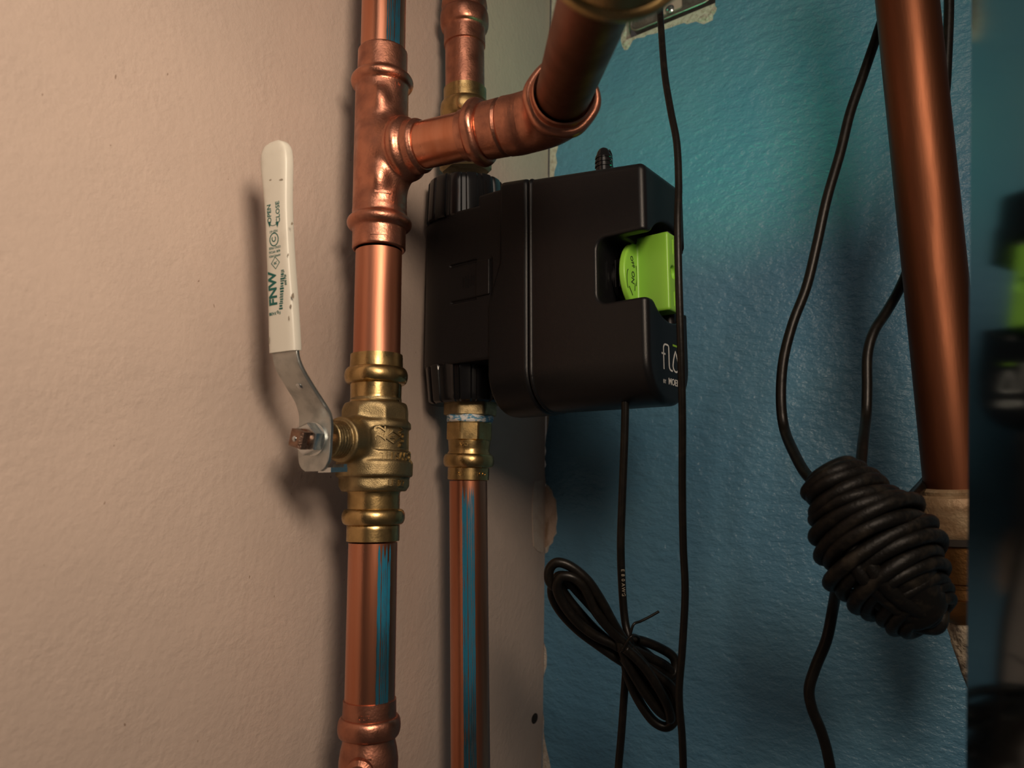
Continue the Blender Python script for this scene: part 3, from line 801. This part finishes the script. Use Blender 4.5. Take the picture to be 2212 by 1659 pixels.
pr = FX.prof([(194, 42), (196, 46), (222, 46)]) + [(t, r) for t, r in bead(FX.t(223), FX.t(262), 46 * FX.px(240), 54 * FX.px(240))] + FX.prof([(263, 46), (300, 46)])
ad = thing('brass_adapter', 'brass adapter above the black device, half hidden behind the branch pipe', 'pipe fitting', FX.P(300))
obj('press_end', *FX.make(refine(pr), seg=80), M['brass'], ad, angle=50)
def hexmod(k, ph, soft=1.0):
    def f(t, th):
        a = (th - ph) % (2 * math.pi / k) - math.pi / k
        return np.minimum(1 / np.cos(a) * 0.90, 1.0)
    return f
pr = FX.prof([(296, 46), (298, 56), (366, 56), (372, 50)])
obj('hex_nut', *FX.make(refine(pr, 3), seg=96, mod=hexmod(6, .5)), M['brass_cast'], ad, angle=25)
text_cyl(FX, 'PRESS', 1003, 208, 46 * FX.px(208), 4.2, 0, .25, M['brass'], ad)
# adapter below
ad2 = thing('brass_adapter', 'brass hex adapter with white thread tape below the black device', 'pipe fitting', FX.P(980))
FL = Axis(FX.P(880) + np.array([2.0, 0, 0]), FX.P(1035))
def lrow(r): return FL.prof(r)
obj('hex_nut', *FL.make(refine(lrow([(862, 48), (864, 57), (897, 57), (900, 50)]), 3), seg=96, mod=hexmod(6, .62)), M['brass_cast'], ad2, angle=25)
obj('thread_tape', *FL.make(refine(lrow([(896, 47), (899, 50), (905, 50.5), (912, 49), (914, 46)]), 1), seg=96, mod=lambda t, th: 1 + .012 * np.sin(5 * th + t) + .008 * np.sin(17 * th)), M['tape'], ad2)
obj('adapter_nut', *FL.make(refine(lrow([(911, 46), (913, 51), (916, 53), (950, 53), (953, 49)]), 3), seg=96, mod=hexmod(8, .3)), M['brass'], ad2, angle=22)
pr = lrow([(950, 46), (954, 46), (975, 44), (980, 47)]) + [(t, r) for t, r in bead(FL.t(981), FL.t(1010), 47 * FL.px(995), 55 * FL.px(995))] + lrow([(1011, 45), (1036, 45), (1038, 41)])
pe = obj('press_end', *FL.make(refine(pr), seg=96, mod=press_mod(.01)), M['brass'], ad2, angle=50)
text_cyl(FL, 'RUBINETCO', 1020, 1024, 45 * FL.px(1024), 4.3, 0, .25, M['brass'], pe)
text_cyl(FL, 'APO', 1000, 962, 45.5 * FL.px(962), 3.8, 0, .25, M['brass'], pe)

# device, local frame: x from the riser towards the front, y away from the viewer side, z up
ang = math.radians(53)
DX = np.array([math.sin(ang), -math.cos(ang), 0.]); DY = np.array([math.cos(ang), math.sin(ang), 0.]); DZ = np.array([0, 0, 1.])
DO = FX.A + FX.d * ((0 - FX.A[2]) / FX.d[2])
def Lc(V):
    V = np.asarray(V, float); return DO + V[..., 0:1] * DX + V[..., 1:2] * DY + V[..., 2:3] * DZ
dev = thing('shutoff_device', 'black smart water shutoff device with a green knob, clamped on the rear riser', 'water shutoff device', Lc(np.array([80., 0, 55])))
def topz(x): return 215.3 - (x - 78) * 0.125
def s_rect_yz(P, y0, y1, z0, z1, rt, rb):
    """section with small upper and large lower corner radii"""
    cy = (y0 + y1) / 2; hy = (y1 - y0) / 2; cz = (z0 + z1) / 2
    r = np.where(P[:, 2] < cz, rb, rt)
    qy = np.abs(P[:, 1] - cy) - (hy - r); qz = np.where(P[:, 2] < cz, z0 - P[:, 2], P[:, 2] - z1) + r
    return np.minimum(np.maximum(qy, qz), 0) + np.sqrt(np.maximum(qy, 0) ** 2 + np.maximum(qz, 0) ** 2) - r
def ext(d2, dx, e):
    a, b = d2 + e, dx + e
    return np.minimum(np.maximum(a, b), 0) + np.sqrt(np.maximum(a, 0) ** 2 + np.maximum(b, 0) ** 2) - e
# rear shell round the pipe
def shell(P):
    x, y, z = P[:, 0], P[:, 1], P[:, 2]
    rad = np.sqrt((x - 0) ** 2 + y ** 2)
    d2 = smin(rad - 34, np.maximum(np.abs(y) - 34, np.abs(x - 32) - 32), .01)
    zt_ = np.where(x > 36.5, 213.5, 207.5 - 0.04 * x)
    d = ext(d2, np.maximum(93.0 - z, z - zt_), 1.6)
    # slits of the latch
    sl = np.minimum(s_box(P, (22, -34.5, 165.6), (13.0, 2.2, 1.0), .3), s_box(P, (22.5, -34.5, 138.0), (12.5, 2.2, .9), .3))
    sl = np.minimum(sl, s_box(P, (47.6, -34.5, 151.8), (.7, 1.4, 14.2), .3))
    return np.maximum(d, -sl)
V, Fc = sdf_mesh(shell, (-35, -35, 92), (66, 35, 215), 1.0)
sh = obj('rear_shell', Lc(V), Fc, M['black_plastic_shell'], dev)
def latch(P):
    return s_box(P, (41, -33.8, 151.8), (6, 1.6, 13.2), 1.0)
V, Fc = sdf_mesh(latch, (33, -37, 137), (49, -31, 167), .6)
lat = obj('latch', Lc(V), Fc, M['black_plastic_shell'], sh)
rj = [box(Lc(np.array([x, -34.1, 151.5])), DX, DY, DZ, .28, .35, 4.8 - .5 * abs(i - 2)) for i, x in enumerate(np.linspace(22, 32, 5))]
obj('grip_ridges', *merge(*rj), M['black_plastic_shell'], sh, smooth=False)
# flange and front cover
def flange(P):
    z1 = topz(P[:, 0]) + .6
    d2 = s_rect_yz(P, -36, 27, 54.5, z1, 5, 29)
    return ext(d2, np.maximum(46 + np.clip((P[:, 2] - 130) / 30, 0, 1) * 10 - P[:, 0], P[:, 0] - 80.2), 3.0)
V, Fc = sdf_mesh(flange, (43, -37, 53), (81, 29, 217), 1.1)
obj('rear_housing', Lc(V), Fc, M['black_plastic'], dev)
ZK = 140.5
def cover(P):
    x, y, z = P[:, 0], P[:, 1], P[:, 2]
    d2 = s_rect_yz(P, -34.5 + (x - 80) * 0.01, 26.5, 56.0 - 0.012 * (x - 80), topz(x), 5, 27)
    d = ext(d2, np.maximum(79 - x, x - 167), 4.2)
    lip = ext(s_rect_yz(P, -35.6, 27, 55, topz(x) + .4, 5, 28), np.maximum(81 - x, x - 83), .9)
    d = smin(d, lip, .5)
    # notch through the sides, round clearance at the front
    nt_ = s_box(P, (163, 0, 139.5), (30, 60, 21), 7)
    rd = smax(np.sqrt(y ** 2 + (z - ZK) ** 2) - 32.5, 148 - x, 3)
    d = smax(d, -nt_, 2.2)
    return smax(d, -rd, 1.6)
V, Fc = sdf_mesh(cover, (78, -37, 53), (168, 29, 217), 1.0)
cov = obj('front_cover', Lc(V), Fc, M['black_plastic'], dev)
# far half of the nose standing slightly wider behind the front face
def nose(P):
    x, y, z = P[:, 0], P[:, 1], P[:, 2]
    d2 = s_rect_yz(P, 8, 31.5, 70, 192, 12, 22)
    d = ext(d2, np.maximum(120 - x, x - 164), 4)
    nt_ = s_box(P, (163, 0, 139.5), (32, 60, 21.5), 8)
    return smax(d, -nt_, 2)
V, Fc = sdf_mesh(nose, (119, 7, 69), (165, 33, 193), 1.4)
obj('side_cheek', Lc(V), Fc, M['black_plastic'], dev)
# stem behind the knob with ribs
V, Fc = lathe((120, 0, ZK), (121, 0, ZK), [(0, 17), (12, 17), (12.5, 15), (14, 15), (14.5, 16.5), (17, 16.5), (17.5, 14), (20, 14), (20.5, 10), (26, 10)], seg=64)
vs = obj('actuator_stem', Lc(V), Fc, M['black_gloss'], dev, angle=40)
obj('stem_rib', *merge(*[box(Lc(np.array([137 + 3.0 * i, -16.4, ZK + 1])), DX, DY, DZ, .3, .5, 9) for i in range(3)] ), M['black_gloss'], vs, smooth=False)
def knob(P):
    x, y, z = P[:, 0], P[:, 1], P[:, 2] - ZK
    rad = np.sqrt(y ** 2 + z ** 2)
    base = ext(rad - 24, np.maximum(143.0 - x, x - 147.5), 1.2)
    bar = s_box(np.stack([x, y, z], 1), (157.5, 0, 0), (12.0, 7.2, 25.6), 1.5)
    bar = smax(bar, rad - 27.2, 1.0)
    d = smin(base, bar, 2.2)
    # dimple in the end of the grip
    dm = ext(np.sqrt((y) ** 2 + (z / 1.0) ** 2) - 4.3, 166.8 - x, .4)
    gr = s_box(np.stack([x, y, np.abs(z)], 1), (169.5, 0, 17), (.5, .35, 5.0), .1)
    return np.maximum(smax(d, -dm, .6), -gr)
V, Fc = sdf_mesh(knob, (142, -26, ZK - 27), (170.5, 26, ZK + 27), .75)
kn = obj('knob', Lc(V), Fc, M['green_plastic'], dev)
# marks printed on the knob disc: an arrow, curved strokes and a drop
kx_ = 147.55
def kmark(pts, wd=.55, closed=False):
    V, Fc = ribbon(pts, wd, .15, closed); return Lc(np.stack([np.full(len(V), kx_) + V[:, 2], V[:, 0], V[:, 1] + ZK], 1)), Fc
def ktext(s, size, y, z, rot):
    V, Fc = text_mesh(s, size, .15, .05); c_, s_ = math.cos(rot), math.sin(rot)
    return Lc(np.stack([kx_ + V[:, 2], y + V[:, 0] * c_ - V[:, 1] * s_, ZK + z + V[:, 0] * s_ + V[:, 1] * c_], 1)), Fc
km = [ktext('OFF', 4.6, -13.6, 7.6, -1.2), ktext('ON', 5.4, -13.4, -2.6, -1.7)]
km.append(kmark([(-19.0 + 2.4 * math.cos(t), -5 + 6.5 * math.sin(t)) for t in np.linspace(1.7, 4.3, 12)]))
km.append(kmark([(-9.5 - 1.2 * math.cos(t), 0 + 7.5 * math.sin(t)) for t in np.linspace(2.2, 4.6, 12)]))
km.append(kmark([(-18.6, -9.5), (-14.0, -14.5)], .7)); km.append(kmark([(-10.6, -6), (-11.2, -11)], .5))
obj('knob_marking', *merge(*km), M['ink_black'], kn, smooth=False)
# wordmark on the front
def fmark(pts, wd=1.1, closed=False):
    V, Fc = ribbon(pts, wd, .12, closed); return Lc(np.stack([166.98 + V[:, 2], V[:, 0] - 1.6, V[:, 1]], 1)), Fc
arc = lambda cy, cz, ry, rz, a0, a1, k=8: [(cy + ry * math.cos(math.radians(a)), cz + rz * math.sin(math.radians(a))) for a in np.linspace(a0, a1, k)]
wm = [fmark([(-11, 76.5), (-11, 84), (-11, 89)] + arc(-8, 89.5, 3, 3, 180, 90) + [(-6.5, 92.5), (-5.4, 92.5)] + [(-4.2, 92.2), (-3.6, 91.5), (-3.5, 90), (-3.5, 84), (-3.5, 80)] + arc(-.5, 79.5, 3, 2.6, 180, 270) + [(1.2, 76.9)]),
      fmark([(-14, 86.3), (-8.6, 86.3)], 1.1),
      fmark([(6, 90)] + [(4.6, 87.6), (2.9, 84)] + arc(6, 80.4, 4.0, 3.6, 160, 380, 14) + [(9.1, 84), (7.4, 87.6)], 1.1, True)]
V, Fc = text_mesh('MOEN', 6.0, .12, .05); V[:, 0] *= .95
wm.append((Lc(np.stack([166.98 + V[:, 2], 1.4 + V[:, 0], 69.6 + V[:, 1]], 1)), Fc))
V, Fc = text_mesh('BY', 3.4, .12, .03)
wm.append((Lc(np.stack([166.98 + V[:, 2], -12.2 + V[:, 0], 68.9 + V[:, 1]], 1)), Fc))
obj('lettering', *merge(*wm), M['white_print'], cov, smooth=False)
obj('logo_bar', *fmark([(2.2, 93.6), (9.8, 93.6)], 1.3), M['green_print'], cov, smooth=False)
# ribbed union caps above and below
def capmod(t, th):
    k = 15; s = np.cos(k * th); return 1 - 0.05 * np.clip((s - 0.45) / 0.2, 0, 1)
def rib_cap(z0, z1, r0, r1, flip):
    pr = [(z0, r0 - 2.5), (z0 + 1.2, r0 - .6), (z0 + 2.4, r0)] + [(z0 + 2.4 + (z1 - z0 - 3.6) * k / 6, r0 + (r1 - r0) * k / 6) for k in range(1, 7)] + [(z1, r1 - 1.0)]
    return pr
def nozero(x, y, z): return FX.A + FX.d * ((z - FX.A[2]) / FX.d[2])
Ptop, Pbot = nozero(0, 0, 222), nozero(0, 0, 60)
for (Z0, Z1, r0, r1) in ((240, 205, 29.0, 31.0), (67.5, 96, 29.5, 31.6)):
    P0, P1 = nozero(0, 0, Z0), nozero(0, 0, Z1)
    pr = rib_cap(0, np.linalg.norm(P1 - P0), r0, r1, 0)
    V, Fc = lathe(P0, P1, pr, seg=264, mod=capmod)
    o = obj('union_cap', V, Fc, M['black_gloss'], dev, angle=30)
# cable gland stub on top with rings, and the status lamp ring beside it
gb = Lc(np.array([124., -6, topz(124)])); gd = nrm(np.array([-.02, -.03, 1]))
V, Fc = lathe(gb - gd * 3, gb + gd, [(0, 8.6), (5, 8.6), (6, 6.4), (6.5, 5.8), (14, 5.6), (14.3, 6.2), (15.3, 6.2), (15.6, 5.5), (17, 5.5), (17.3, 6.1), (18.3, 6.1), (18.6, 5.4), (20, 5.4), (20.3, 5.9), (21.6, 5.8), (23, 5.0), (25, 4.4), (27, 3.2), (28, 1.6), (28.2, .2)], seg=48)
gl = obj('cable_gland', V, Fc, M['black_gloss'], dev, angle=35)
P = [gb + gd * 3 + np.array([7.2, 1.5, 0]), gb + gd * 13 + np.array([5.8, 1.5, 0]), gb + gd * 20 + np.array([5.4, .5, 0]), gb + gd * 23 + np.array([3.6, -2.0, 0])]
obj('gland_clip', *cable(P, .7, 8, 10), M['black_gloss'], gl)
lb = Lc(np.array([136., 6, topz(136) + .2]))
obj('status_light', *lathe(lb, lb + DZ, [(0, 5), (1.0, 5), (1.6, 4), (1.8, .2)], seg=32), M['led'], dev)
PL = bpy.data.lights.new('status_light_glow', 'SPOT'); PL.energy = 0.85; PL.spot_size = math.radians(125); PL.spot_blend = 1.0; PL.color = (0.14, 1.0, 0.50); PL.shadow_soft_size = 0.004; PL.specular_factor = 0.35
plo = bpy.data.objects.new('status_light_glow', PL); col.objects.link(plo)
pw = lb + DZ * 4; plo.location = (pw[0] * .001, pw[1] * .001, pw[2] * .001 + H0)
plo.rotation_euler = Vector(W(1560, -60) - pw).to_track_quat('-Z', 'Y').to_euler()

# ------------------------------------------------------------------ cords
def cord(name, pts, r, label, m='cord', cat='cable', parent=None, per=12):
    V, Fc = cable([camP(*p) for p in pts], r, per)
    o = obj(name, V, Fc, M[m], parent)
    if label: tag(o, label, cat)
    return o
cord('power_cord', [(1421, -150, 560), (1423, -20, 520), (1428, 60, 500), (1436, 160, 478), (1449, 240, 462), (1462, 310, 450), (1466, 400, 440), (1464, 480, 432), (1466, 600, 426), (1471, 760, 424), (1474, 900, 426), (1474, 1060, 430), (1476, 1180, 432), (1480, 1280, 432), (1474, 1400, 432), (1467, 1500, 432), (1474, 1600, 432), (1477, 1720, 432), (1477, 1900, 432)], 2.15,
     'thin black cord hanging down in front of the device nose')
sc = thing('signal_cable', 'black cable dropping from the device, gathered into a tied figure-eight hank', 'cable', camP(1350, 1400, 470))
D0 = 476
cord('cable_run', [(1351, 862, D0), (1349, 950, D0), (1344, 1080, D0), (1341, 1180, D0), (1344, 1270, D0), (1350, 1340, 474), (1360, 1382, 470), (1368, 1410, 472)], 2.5, None, parent=sc)
cord('cable_run', [(1348, 1390, 480), (1352, 1440, 482), (1347, 1520, 484), (1342, 1590, 484), (1336, 1659, 484), (1330, 1760, 484), (1326, 1900, 484)], 2.5, None, parent=sc)
loops = [
    [(1366, 1412, 466), (1330, 1355, 462), (1300, 1300, 458), (1270, 1255, 456), (1235, 1225, 456), (1205, 1215, 457), (1188, 1228, 459), (1186, 1252, 460), (1200, 1268, 462), (1222, 1262, 466), (1250, 1270, 468), (1290, 1310, 470), (1330, 1360, 470), (1364, 1402, 470)],
    [(1372, 1420, 472), (1330, 1372, 472), (1296, 1320, 472), (1262, 1282, 470), (1232, 1250, 470), (1208, 1244, 470), (1194, 1262, 470), (1194, 1290, 470), (1214, 1325, 470), (1250, 1362, 470), (1290, 1392, 470), (1330, 1420, 470), (1362, 1440, 470)],
    [(1360, 1400, 462), (1320, 1362, 460), (1285, 1318, 457), (1262, 1270, 455), (1238, 1248, 454), (1212, 1246, 455), (1203, 1268, 457), (1214, 1300, 459), (1244, 1340, 461), (1284, 1372, 463), (1326, 1392, 464), (1356, 1412, 466)],
    [(1338, 1398, 462), (1380, 1430, 462), (1415, 1455, 462), (1448, 1482, 462), (1462, 1515, 462), (1460, 1550, 464), (1440, 1570, 466), (1410, 1556, 468), (1378, 1510, 470), (1356, 1458, 470), (1348, 1410, 470)],
    [(1345, 1380, 476), (1385, 1384, 478), (1430, 1402, 480), (1456, 1422, 480), (1458, 1450, 478), (1444, 1460, 476), (1412, 1440, 474), (1376, 1418, 472), (1352, 1396, 470)],
    [(1350, 1376, 482), (1380, 1398, 484), (1420, 1432, 486), (1454, 1466, 486), (1461, 1500, 486), (1450, 1526, 485), (1424, 1516, 484), (1396, 1478, 482), (1368, 1430, 480), (1350, 1400, 478)],
    [(1350, 1400, 456), (1384, 1432, 456), (1412, 1470, 456), (1440, 1520, 457), (1448, 1552, 458), (1436, 1538, 464), (1408, 1502, 466), (1376, 1462, 466), (1346, 1420, 464)],
    [(1330, 1400, 474), (1352, 1436, 476), (1376, 1470, 478), (1400, 1470, 480), (1424, 1460, 480), (1400, 1432, 478), (1370, 1400, 476), (1345, 1372, 474)]]
loops += [[(1340, 1390, 468), (1366, 1430, 470), (1390, 1462, 474), (1416, 1478, 476), (1440, 1478, 478), (1454, 1462, 478), (1440, 1440, 476), (1404, 1420, 472), (1366, 1402, 468), (1340, 1384, 466)],
          [(1336, 1376, 462), (1352, 1424, 460), (1372, 1462, 462), (1396, 1500, 462), (1424, 1536, 462), (1446, 1546, 462), (1452, 1520, 466), (1432, 1484, 468), (1396, 1440, 466), (1360, 1400, 464)],
          [(1364, 1408, 474), (1326, 1392, 474), (1290, 1364, 472), (1254, 1326, 468), (1222, 1286, 466), (1210, 1262, 464), (1224, 1254, 462), (1250, 1280, 464), (1290, 1324, 466), (1330, 1368, 470), (1356, 1396, 472)]]
for lp_ in loops: cord('cable_loop', lp_, 2.95, None, parent=sc)
tie = [(1345, 1406, 452), (1356, 1384, 450), (1368, 1372, 452), (1380, 1380, 468), (1372, 1404, 490), (1352, 1422, 490), (1340, 1414, 466), (1346, 1400, 451)]
cord('twist_tie', tie, .9, None, parent=sc)
cord('twist_tie', [(1360, 1380, 450), (1368, 1350, 450), (1384, 1342, 452), (1404, 1332, 454), (1423, 1321, 456)], .8, None, parent=sc)

# printed characters running down the signal cable
ccp = [camP(1347.5, y, D0 - 2.6) for y in range(1235, 1345, 8)]
tj = []
for i, ch in enumerate('E80AWG-STYL'):
    y = 1232 + i * 10.5; P = camP(1345 + (y - 1230) * .035, y, D0 - 2.62)
    tj.append(place(text_mesh(ch, 3.0, .05), P, (0, 0, -1), (1, 0, 0), (0, -1, 0)))
obj('cable_print', *merge(*tj), M['scuff'], sc, smooth=False)

# heavy cable on the right with its wound bundle
hc = thing('extension_cable', 'thick black cable wound into a big dusty bundle beside the right-hand pipe', 'cable', camP(1900, 1200, 440))
cord('cable_run', [(1925, -10, 520), (1903, 50, 512), (1888, 95, 508), (1862, 170, 503), (1836, 245, 500), (1815, 330, 497), (1786, 430, 494), (1764, 530, 492), (1742, 620, 490), (1712, 700, 487), (1692, 780, 484), (1687, 860, 480), (1694, 925, 474), (1716, 980, 452), (1745, 1028, 430), (1790, 1060, 408)], 3.2, None, parent=hc)
cord('cable_run', [(2046, -120, 520), (2050, 0, 515), (2046, 120, 512), (2040, 210, 510), (2020, 330, 510), (1995, 450, 506), (1968, 560, 500), (1945, 620, 496), (1916, 672, 490), (1888, 716, 484), (1874, 766, 480), (1873, 840, 474), (1871, 900, 468), (1864, 960, 450), (1859, 1020, 434), (1858, 1060, 415)], 3.2, None, parent=hc)
cord('cable_run', [(1838, 1130, 410), (1826, 1180, 424), (1812, 1240, 442), (1800, 1310, 462), (1786, 1380, 464), (1762, 1440, 466), (1748, 1488, 466), (1754, 1530, 466), (1774, 1580, 466), (1788, 1630, 466), (1798, 1700, 466), (1806, 1860, 466)], 3.3, None, parent=hc)
cord('cable_run', [(2030, 1000, 515), (2000, 1040, 470), (1972, 1072, 430), (1950, 1100, 410)], 3.2, None, parent=hc)
# windings: separate turns round a spindle-shaped core
turns = [((1798, 1024), 44, .62), ((1806, 1038), 56, .50), ((1822, 1052), 70, .40), ((1830, 1076), 80, .55), ((1852, 1094), 92, .35), ((1866, 1120), 100, .45), ((1878, 1142), 104, .62),
         ((1892, 1170), 108, .50), ((1906, 1196), 108, .72), ((1926, 1222), 104, .60), ((1940, 1250), 100, .80), ((1958, 1272), 88, .65), ((1976, 1296), 74, .75), ((1990, 1314), 62, .9), ((2004, 1330), 46, .9)]
rt = random.Random(11)
for (cx_, cy_), hw, sl_ in turns:
    pts_ = []
    hw2 = hw * rt.uniform(.92, 1.1); cx_ += rt.uniform(-5, 5); ph_ = rt.uniform(0, 6); bul = rt.uniform(.26, .40)
    for k in range(25):
        t = 2 * math.pi * k / 24
        wob = 1 + .05 * math.sin(2 * t + ph_) + .03 * math.sin(3 * t + 2 * ph_)
        x = math.cos(t) * hw2 * wob; dz = math.sin(t) * hw2 * wob * 0.245
        y = -x * sl_ * .8 + math.sin(t) * hw2 * bul
        pts_.append(camP(cx_ + x, cy_ + y, 402 + dz * .92))
    V, Fc = cable(pts_, rt.uniform(3.3, 3.9), 4, 14)
    obj('cable_turn', V, Fc, M['cord_dusty'], hc)
core = [camP(x, y, 402) for x, y in ((1800, 1030), (1830, 1075), (1870, 1135), (1910, 1200), (1950, 1262), (1990, 1320), (2008, 1342))]
cp = spline(core, 8); cr = np.interp(np.linspace(0, 1, len(cp)), [0, .15, .35, .6, .85, 1], [6, 12, 18, 20, 14, 4])
obj('wound_core', *sweep(cp, cr, 32), M['cord_dusty'], hc)
cord('cable_loop', [(1840, 1150, 400), (1826, 1190, 396), (1830, 1230, 394), (1856, 1262, 394), (1896, 1300, 396), (1950, 1340, 398), (2000, 1356, 400), (2030, 1350, 404), (2034, 1300, 410), (2020, 1240, 414)], 3.6, None, 'cord_dusty', parent=hc)
cord('cable_loop', [(1850, 1160, 392), (1842, 1200, 388), (1860, 1240, 386), (1900, 1282, 388), (1950, 1322, 392), (2000, 1342, 396), (2022, 1320, 400), (2026, 1260, 404)], 3.8, None, 'cord_dusty', parent=hc)
cord('cable_loop', [(1880, 1180, 388), (1880, 1220, 384), (1910, 1264, 384), (1960, 1306, 388), (2004, 1322, 392), (2014, 1280, 396), (2008, 1220, 400)], 4.0, None, 'cord_dusty', parent=hc)

# ------------------------------------------------------------------ right-hand pipe and its fitting
RX = Axis(camP(1959, 0, 472), camP(2056, 950, 452))
rp = pipe('copper_pipe', RX, -300, 1070, 62 * RX.px(300), M['copper_old'], 'wide dull copper pipe leaning slightly, at the right of the frame')
fr = thing('union_fitting', 'dark amber pipe union with a pale collar below the right-hand pipe', 'pipe fitting', RX.P(1200))
pxr = RX.px(1150)
def rr_(rows): return [(RX.t(y), r * RX.px(y)) for y, r in rows]
obj('collar', *RX.make(refine(rr_([(1052, 66), (1053, 70), (1058, 76), (1066, 74), (1070, 82), (1085, 86), (1100, 84), (1150, 82), (1156, 78), (1157, 62)])), seg=72, mod=lambda t, th: 1 + .01 * np.sin(3 * th + t * .2)), M['dull_sleeve'], fr, angle=40)
obj('gasket', *RX.make(rr_([(1154, 60), (1155, 78), (1170, 78), (1171, 60)]), seg=72), M['dark_gap'], fr, angle=40)
obj('nut_body', *RX.make(refine(rr_([(1170, 60), (1172, 70), (1250, 70), (1254, 66), (1262, 66), (1266, 60)])), seg=72), M['amber_brass'], fr, angle=40)
obj('tail_sleeve', *RX.make(refine(rr_([(1260, 58), (1262, 64), (1284, 66), (1286, 64), (1288, 67), (1318, 62), (1336, 52), (1344, 42)])), seg=72), M['amber_brass'], fr, angle=40)
# ragged tape tail
Q = [RX.P(1338) + RX.d * s for s in (0, 6, 14, 22, 30, 38, 44)]
offx = [0, -1.5, -2, -3, -3.5, -3.5, -3]; rad_ = [11, 10.5, 8.5, 6, 4, 2.2, .5]
V, Fc = sweep(np.array([q + np.array([a, 0, 0]) for q, a in zip(Q, offx)]), rad_, 24, mod=lambda i, th: 1 + .16 * np.sin(3 * th + i) + .08 * np.sin(7 * th + 2 * i))
tag(obj('tape_tail', V, Fc, M['old_tape']), 'ragged scrap of old tape hanging in a point below the amber union', 'tape')

# ------------------------------------------------------------------ electrical box in the blue wall
eb = thing('electrical_box', 'metal electrical box set in the blue wall at the top edge', 'electrical box', W(1450, 40))
bl, brr = hit(1364, 70, nV, -2.0), hit(1539, -2, nV, -2.0)
wd_ = np.linalg.norm(brr - bl); ex = nrm(brr - bl); ez = cd
def rrect(w_, h_, r, k=6):
    P = []
    for cx, cy, a in ((w_ - r, r, -90), (w_ - r, h_ - r, 0), (r, h_ - r, 90), (r, r, 180)):
        for i in range(k + 1):
            t = math.radians(a + 90 * i / k); P.append((cx + r * math.cos(t), cy + r * math.sin(t)))
    return P
hb = 90
outer = rrect(wd_, hb, 8); inner = [(x * (wd_ - 5) / wd_ + 2.5, y * (hb - 5) / hb + 2.5) for x, y in outer]
n = len(outer); V = []
for lst, z in ((outer, 0), (inner, 0), (inner, -38), (outer, -38)):
    V += [bl + ex * x + ez * y + nV * z for x, y in lst]
Fc = []
for j in range(3):
    for i in range(n): Fc.append((j * n + i, j * n + (i + 1) % n, (j + 1) * n + (i + 1) % n, (j + 1) * n + i))
for i in range(n): Fc.append((3 * n + i, 3 * n + (i + 1) % n, (i + 1) % n, i))
Fc.append(tuple(range(2 * n, 3 * n)))
fix_normals(obj('box_shell', V, Fc, M['box_metal'], eb, angle=40))
# flange lip rolled round the front edge
rp_ = [bl + ex * x + ez * y for x, y in outer]; rp_.append(rp_[0])
obj('box_lip', *sweep(np.array(rp_), [1.5] * len(rp_), 10, cap=False, up=nV), M['box_metal'], eb)
tc_ = hit(1450, 6, nV, 0.5)
tabo = [tc_ + ex * x + ez * y for x, y in [(-8, -9), (9, -9), (10.5, -7.5), (10.5, 16), (-8, 16)]]
tb_ = fix_normals(obj('screw_tab', *plate(tabo, -nV * 2), M['box_tab'], eb, smooth=False))
scp = hit(1447, 20, nV, .6)
scr = obj('screw', *merge(lathe(scp, scp + nV, [(0, 4.6), (1.0, 4.4), (1.9, 3.2), (2.2, .2)], seg=32), box(scp + nV * 2.2, nrm(ex + ez * .3), nrm(ez - ex * .3), nV, 3.0, .45, .25), box(scp + nV * 2.2, nrm(ez - ex * .3), nrm(ex + ez * .3), nV, 3.0, .45, .25)), M['zinc'], tb_, angle=30)
# void behind the opening
# ------------------------------------------------------------------ mirror-like panel at the right edge
Yp = 257.0
p0, p1 = at(2099, 0, Yp), at(2087, 1659, Yp)
pd = nrm(p0 - p1); p0 = p0 + pd * 30; p1 = p1 - pd * 60
nearv = -150.0 * np.array([math.sin(math.radians(10.5)), math.cos(math.radians(10.5)), 0])
pn = nrm(np.cross(p0 - p1, nearv)); pn = pn * np.sign(-pn[0])
bv = .8
o = obj('mirror_panel', *plate([p0, p1, p1 + nearv, p0 + nearv], -pn * 4), M['mirror'], smooth=False)
tag(fix_normals(o), 'blurry mirror-like metal panel along the right edge of the frame', 'mirror panel')
print('scene built:', len(bpy.data.objects), 'objects', sum(len(m.polygons) for m in bpy.data.meshes))
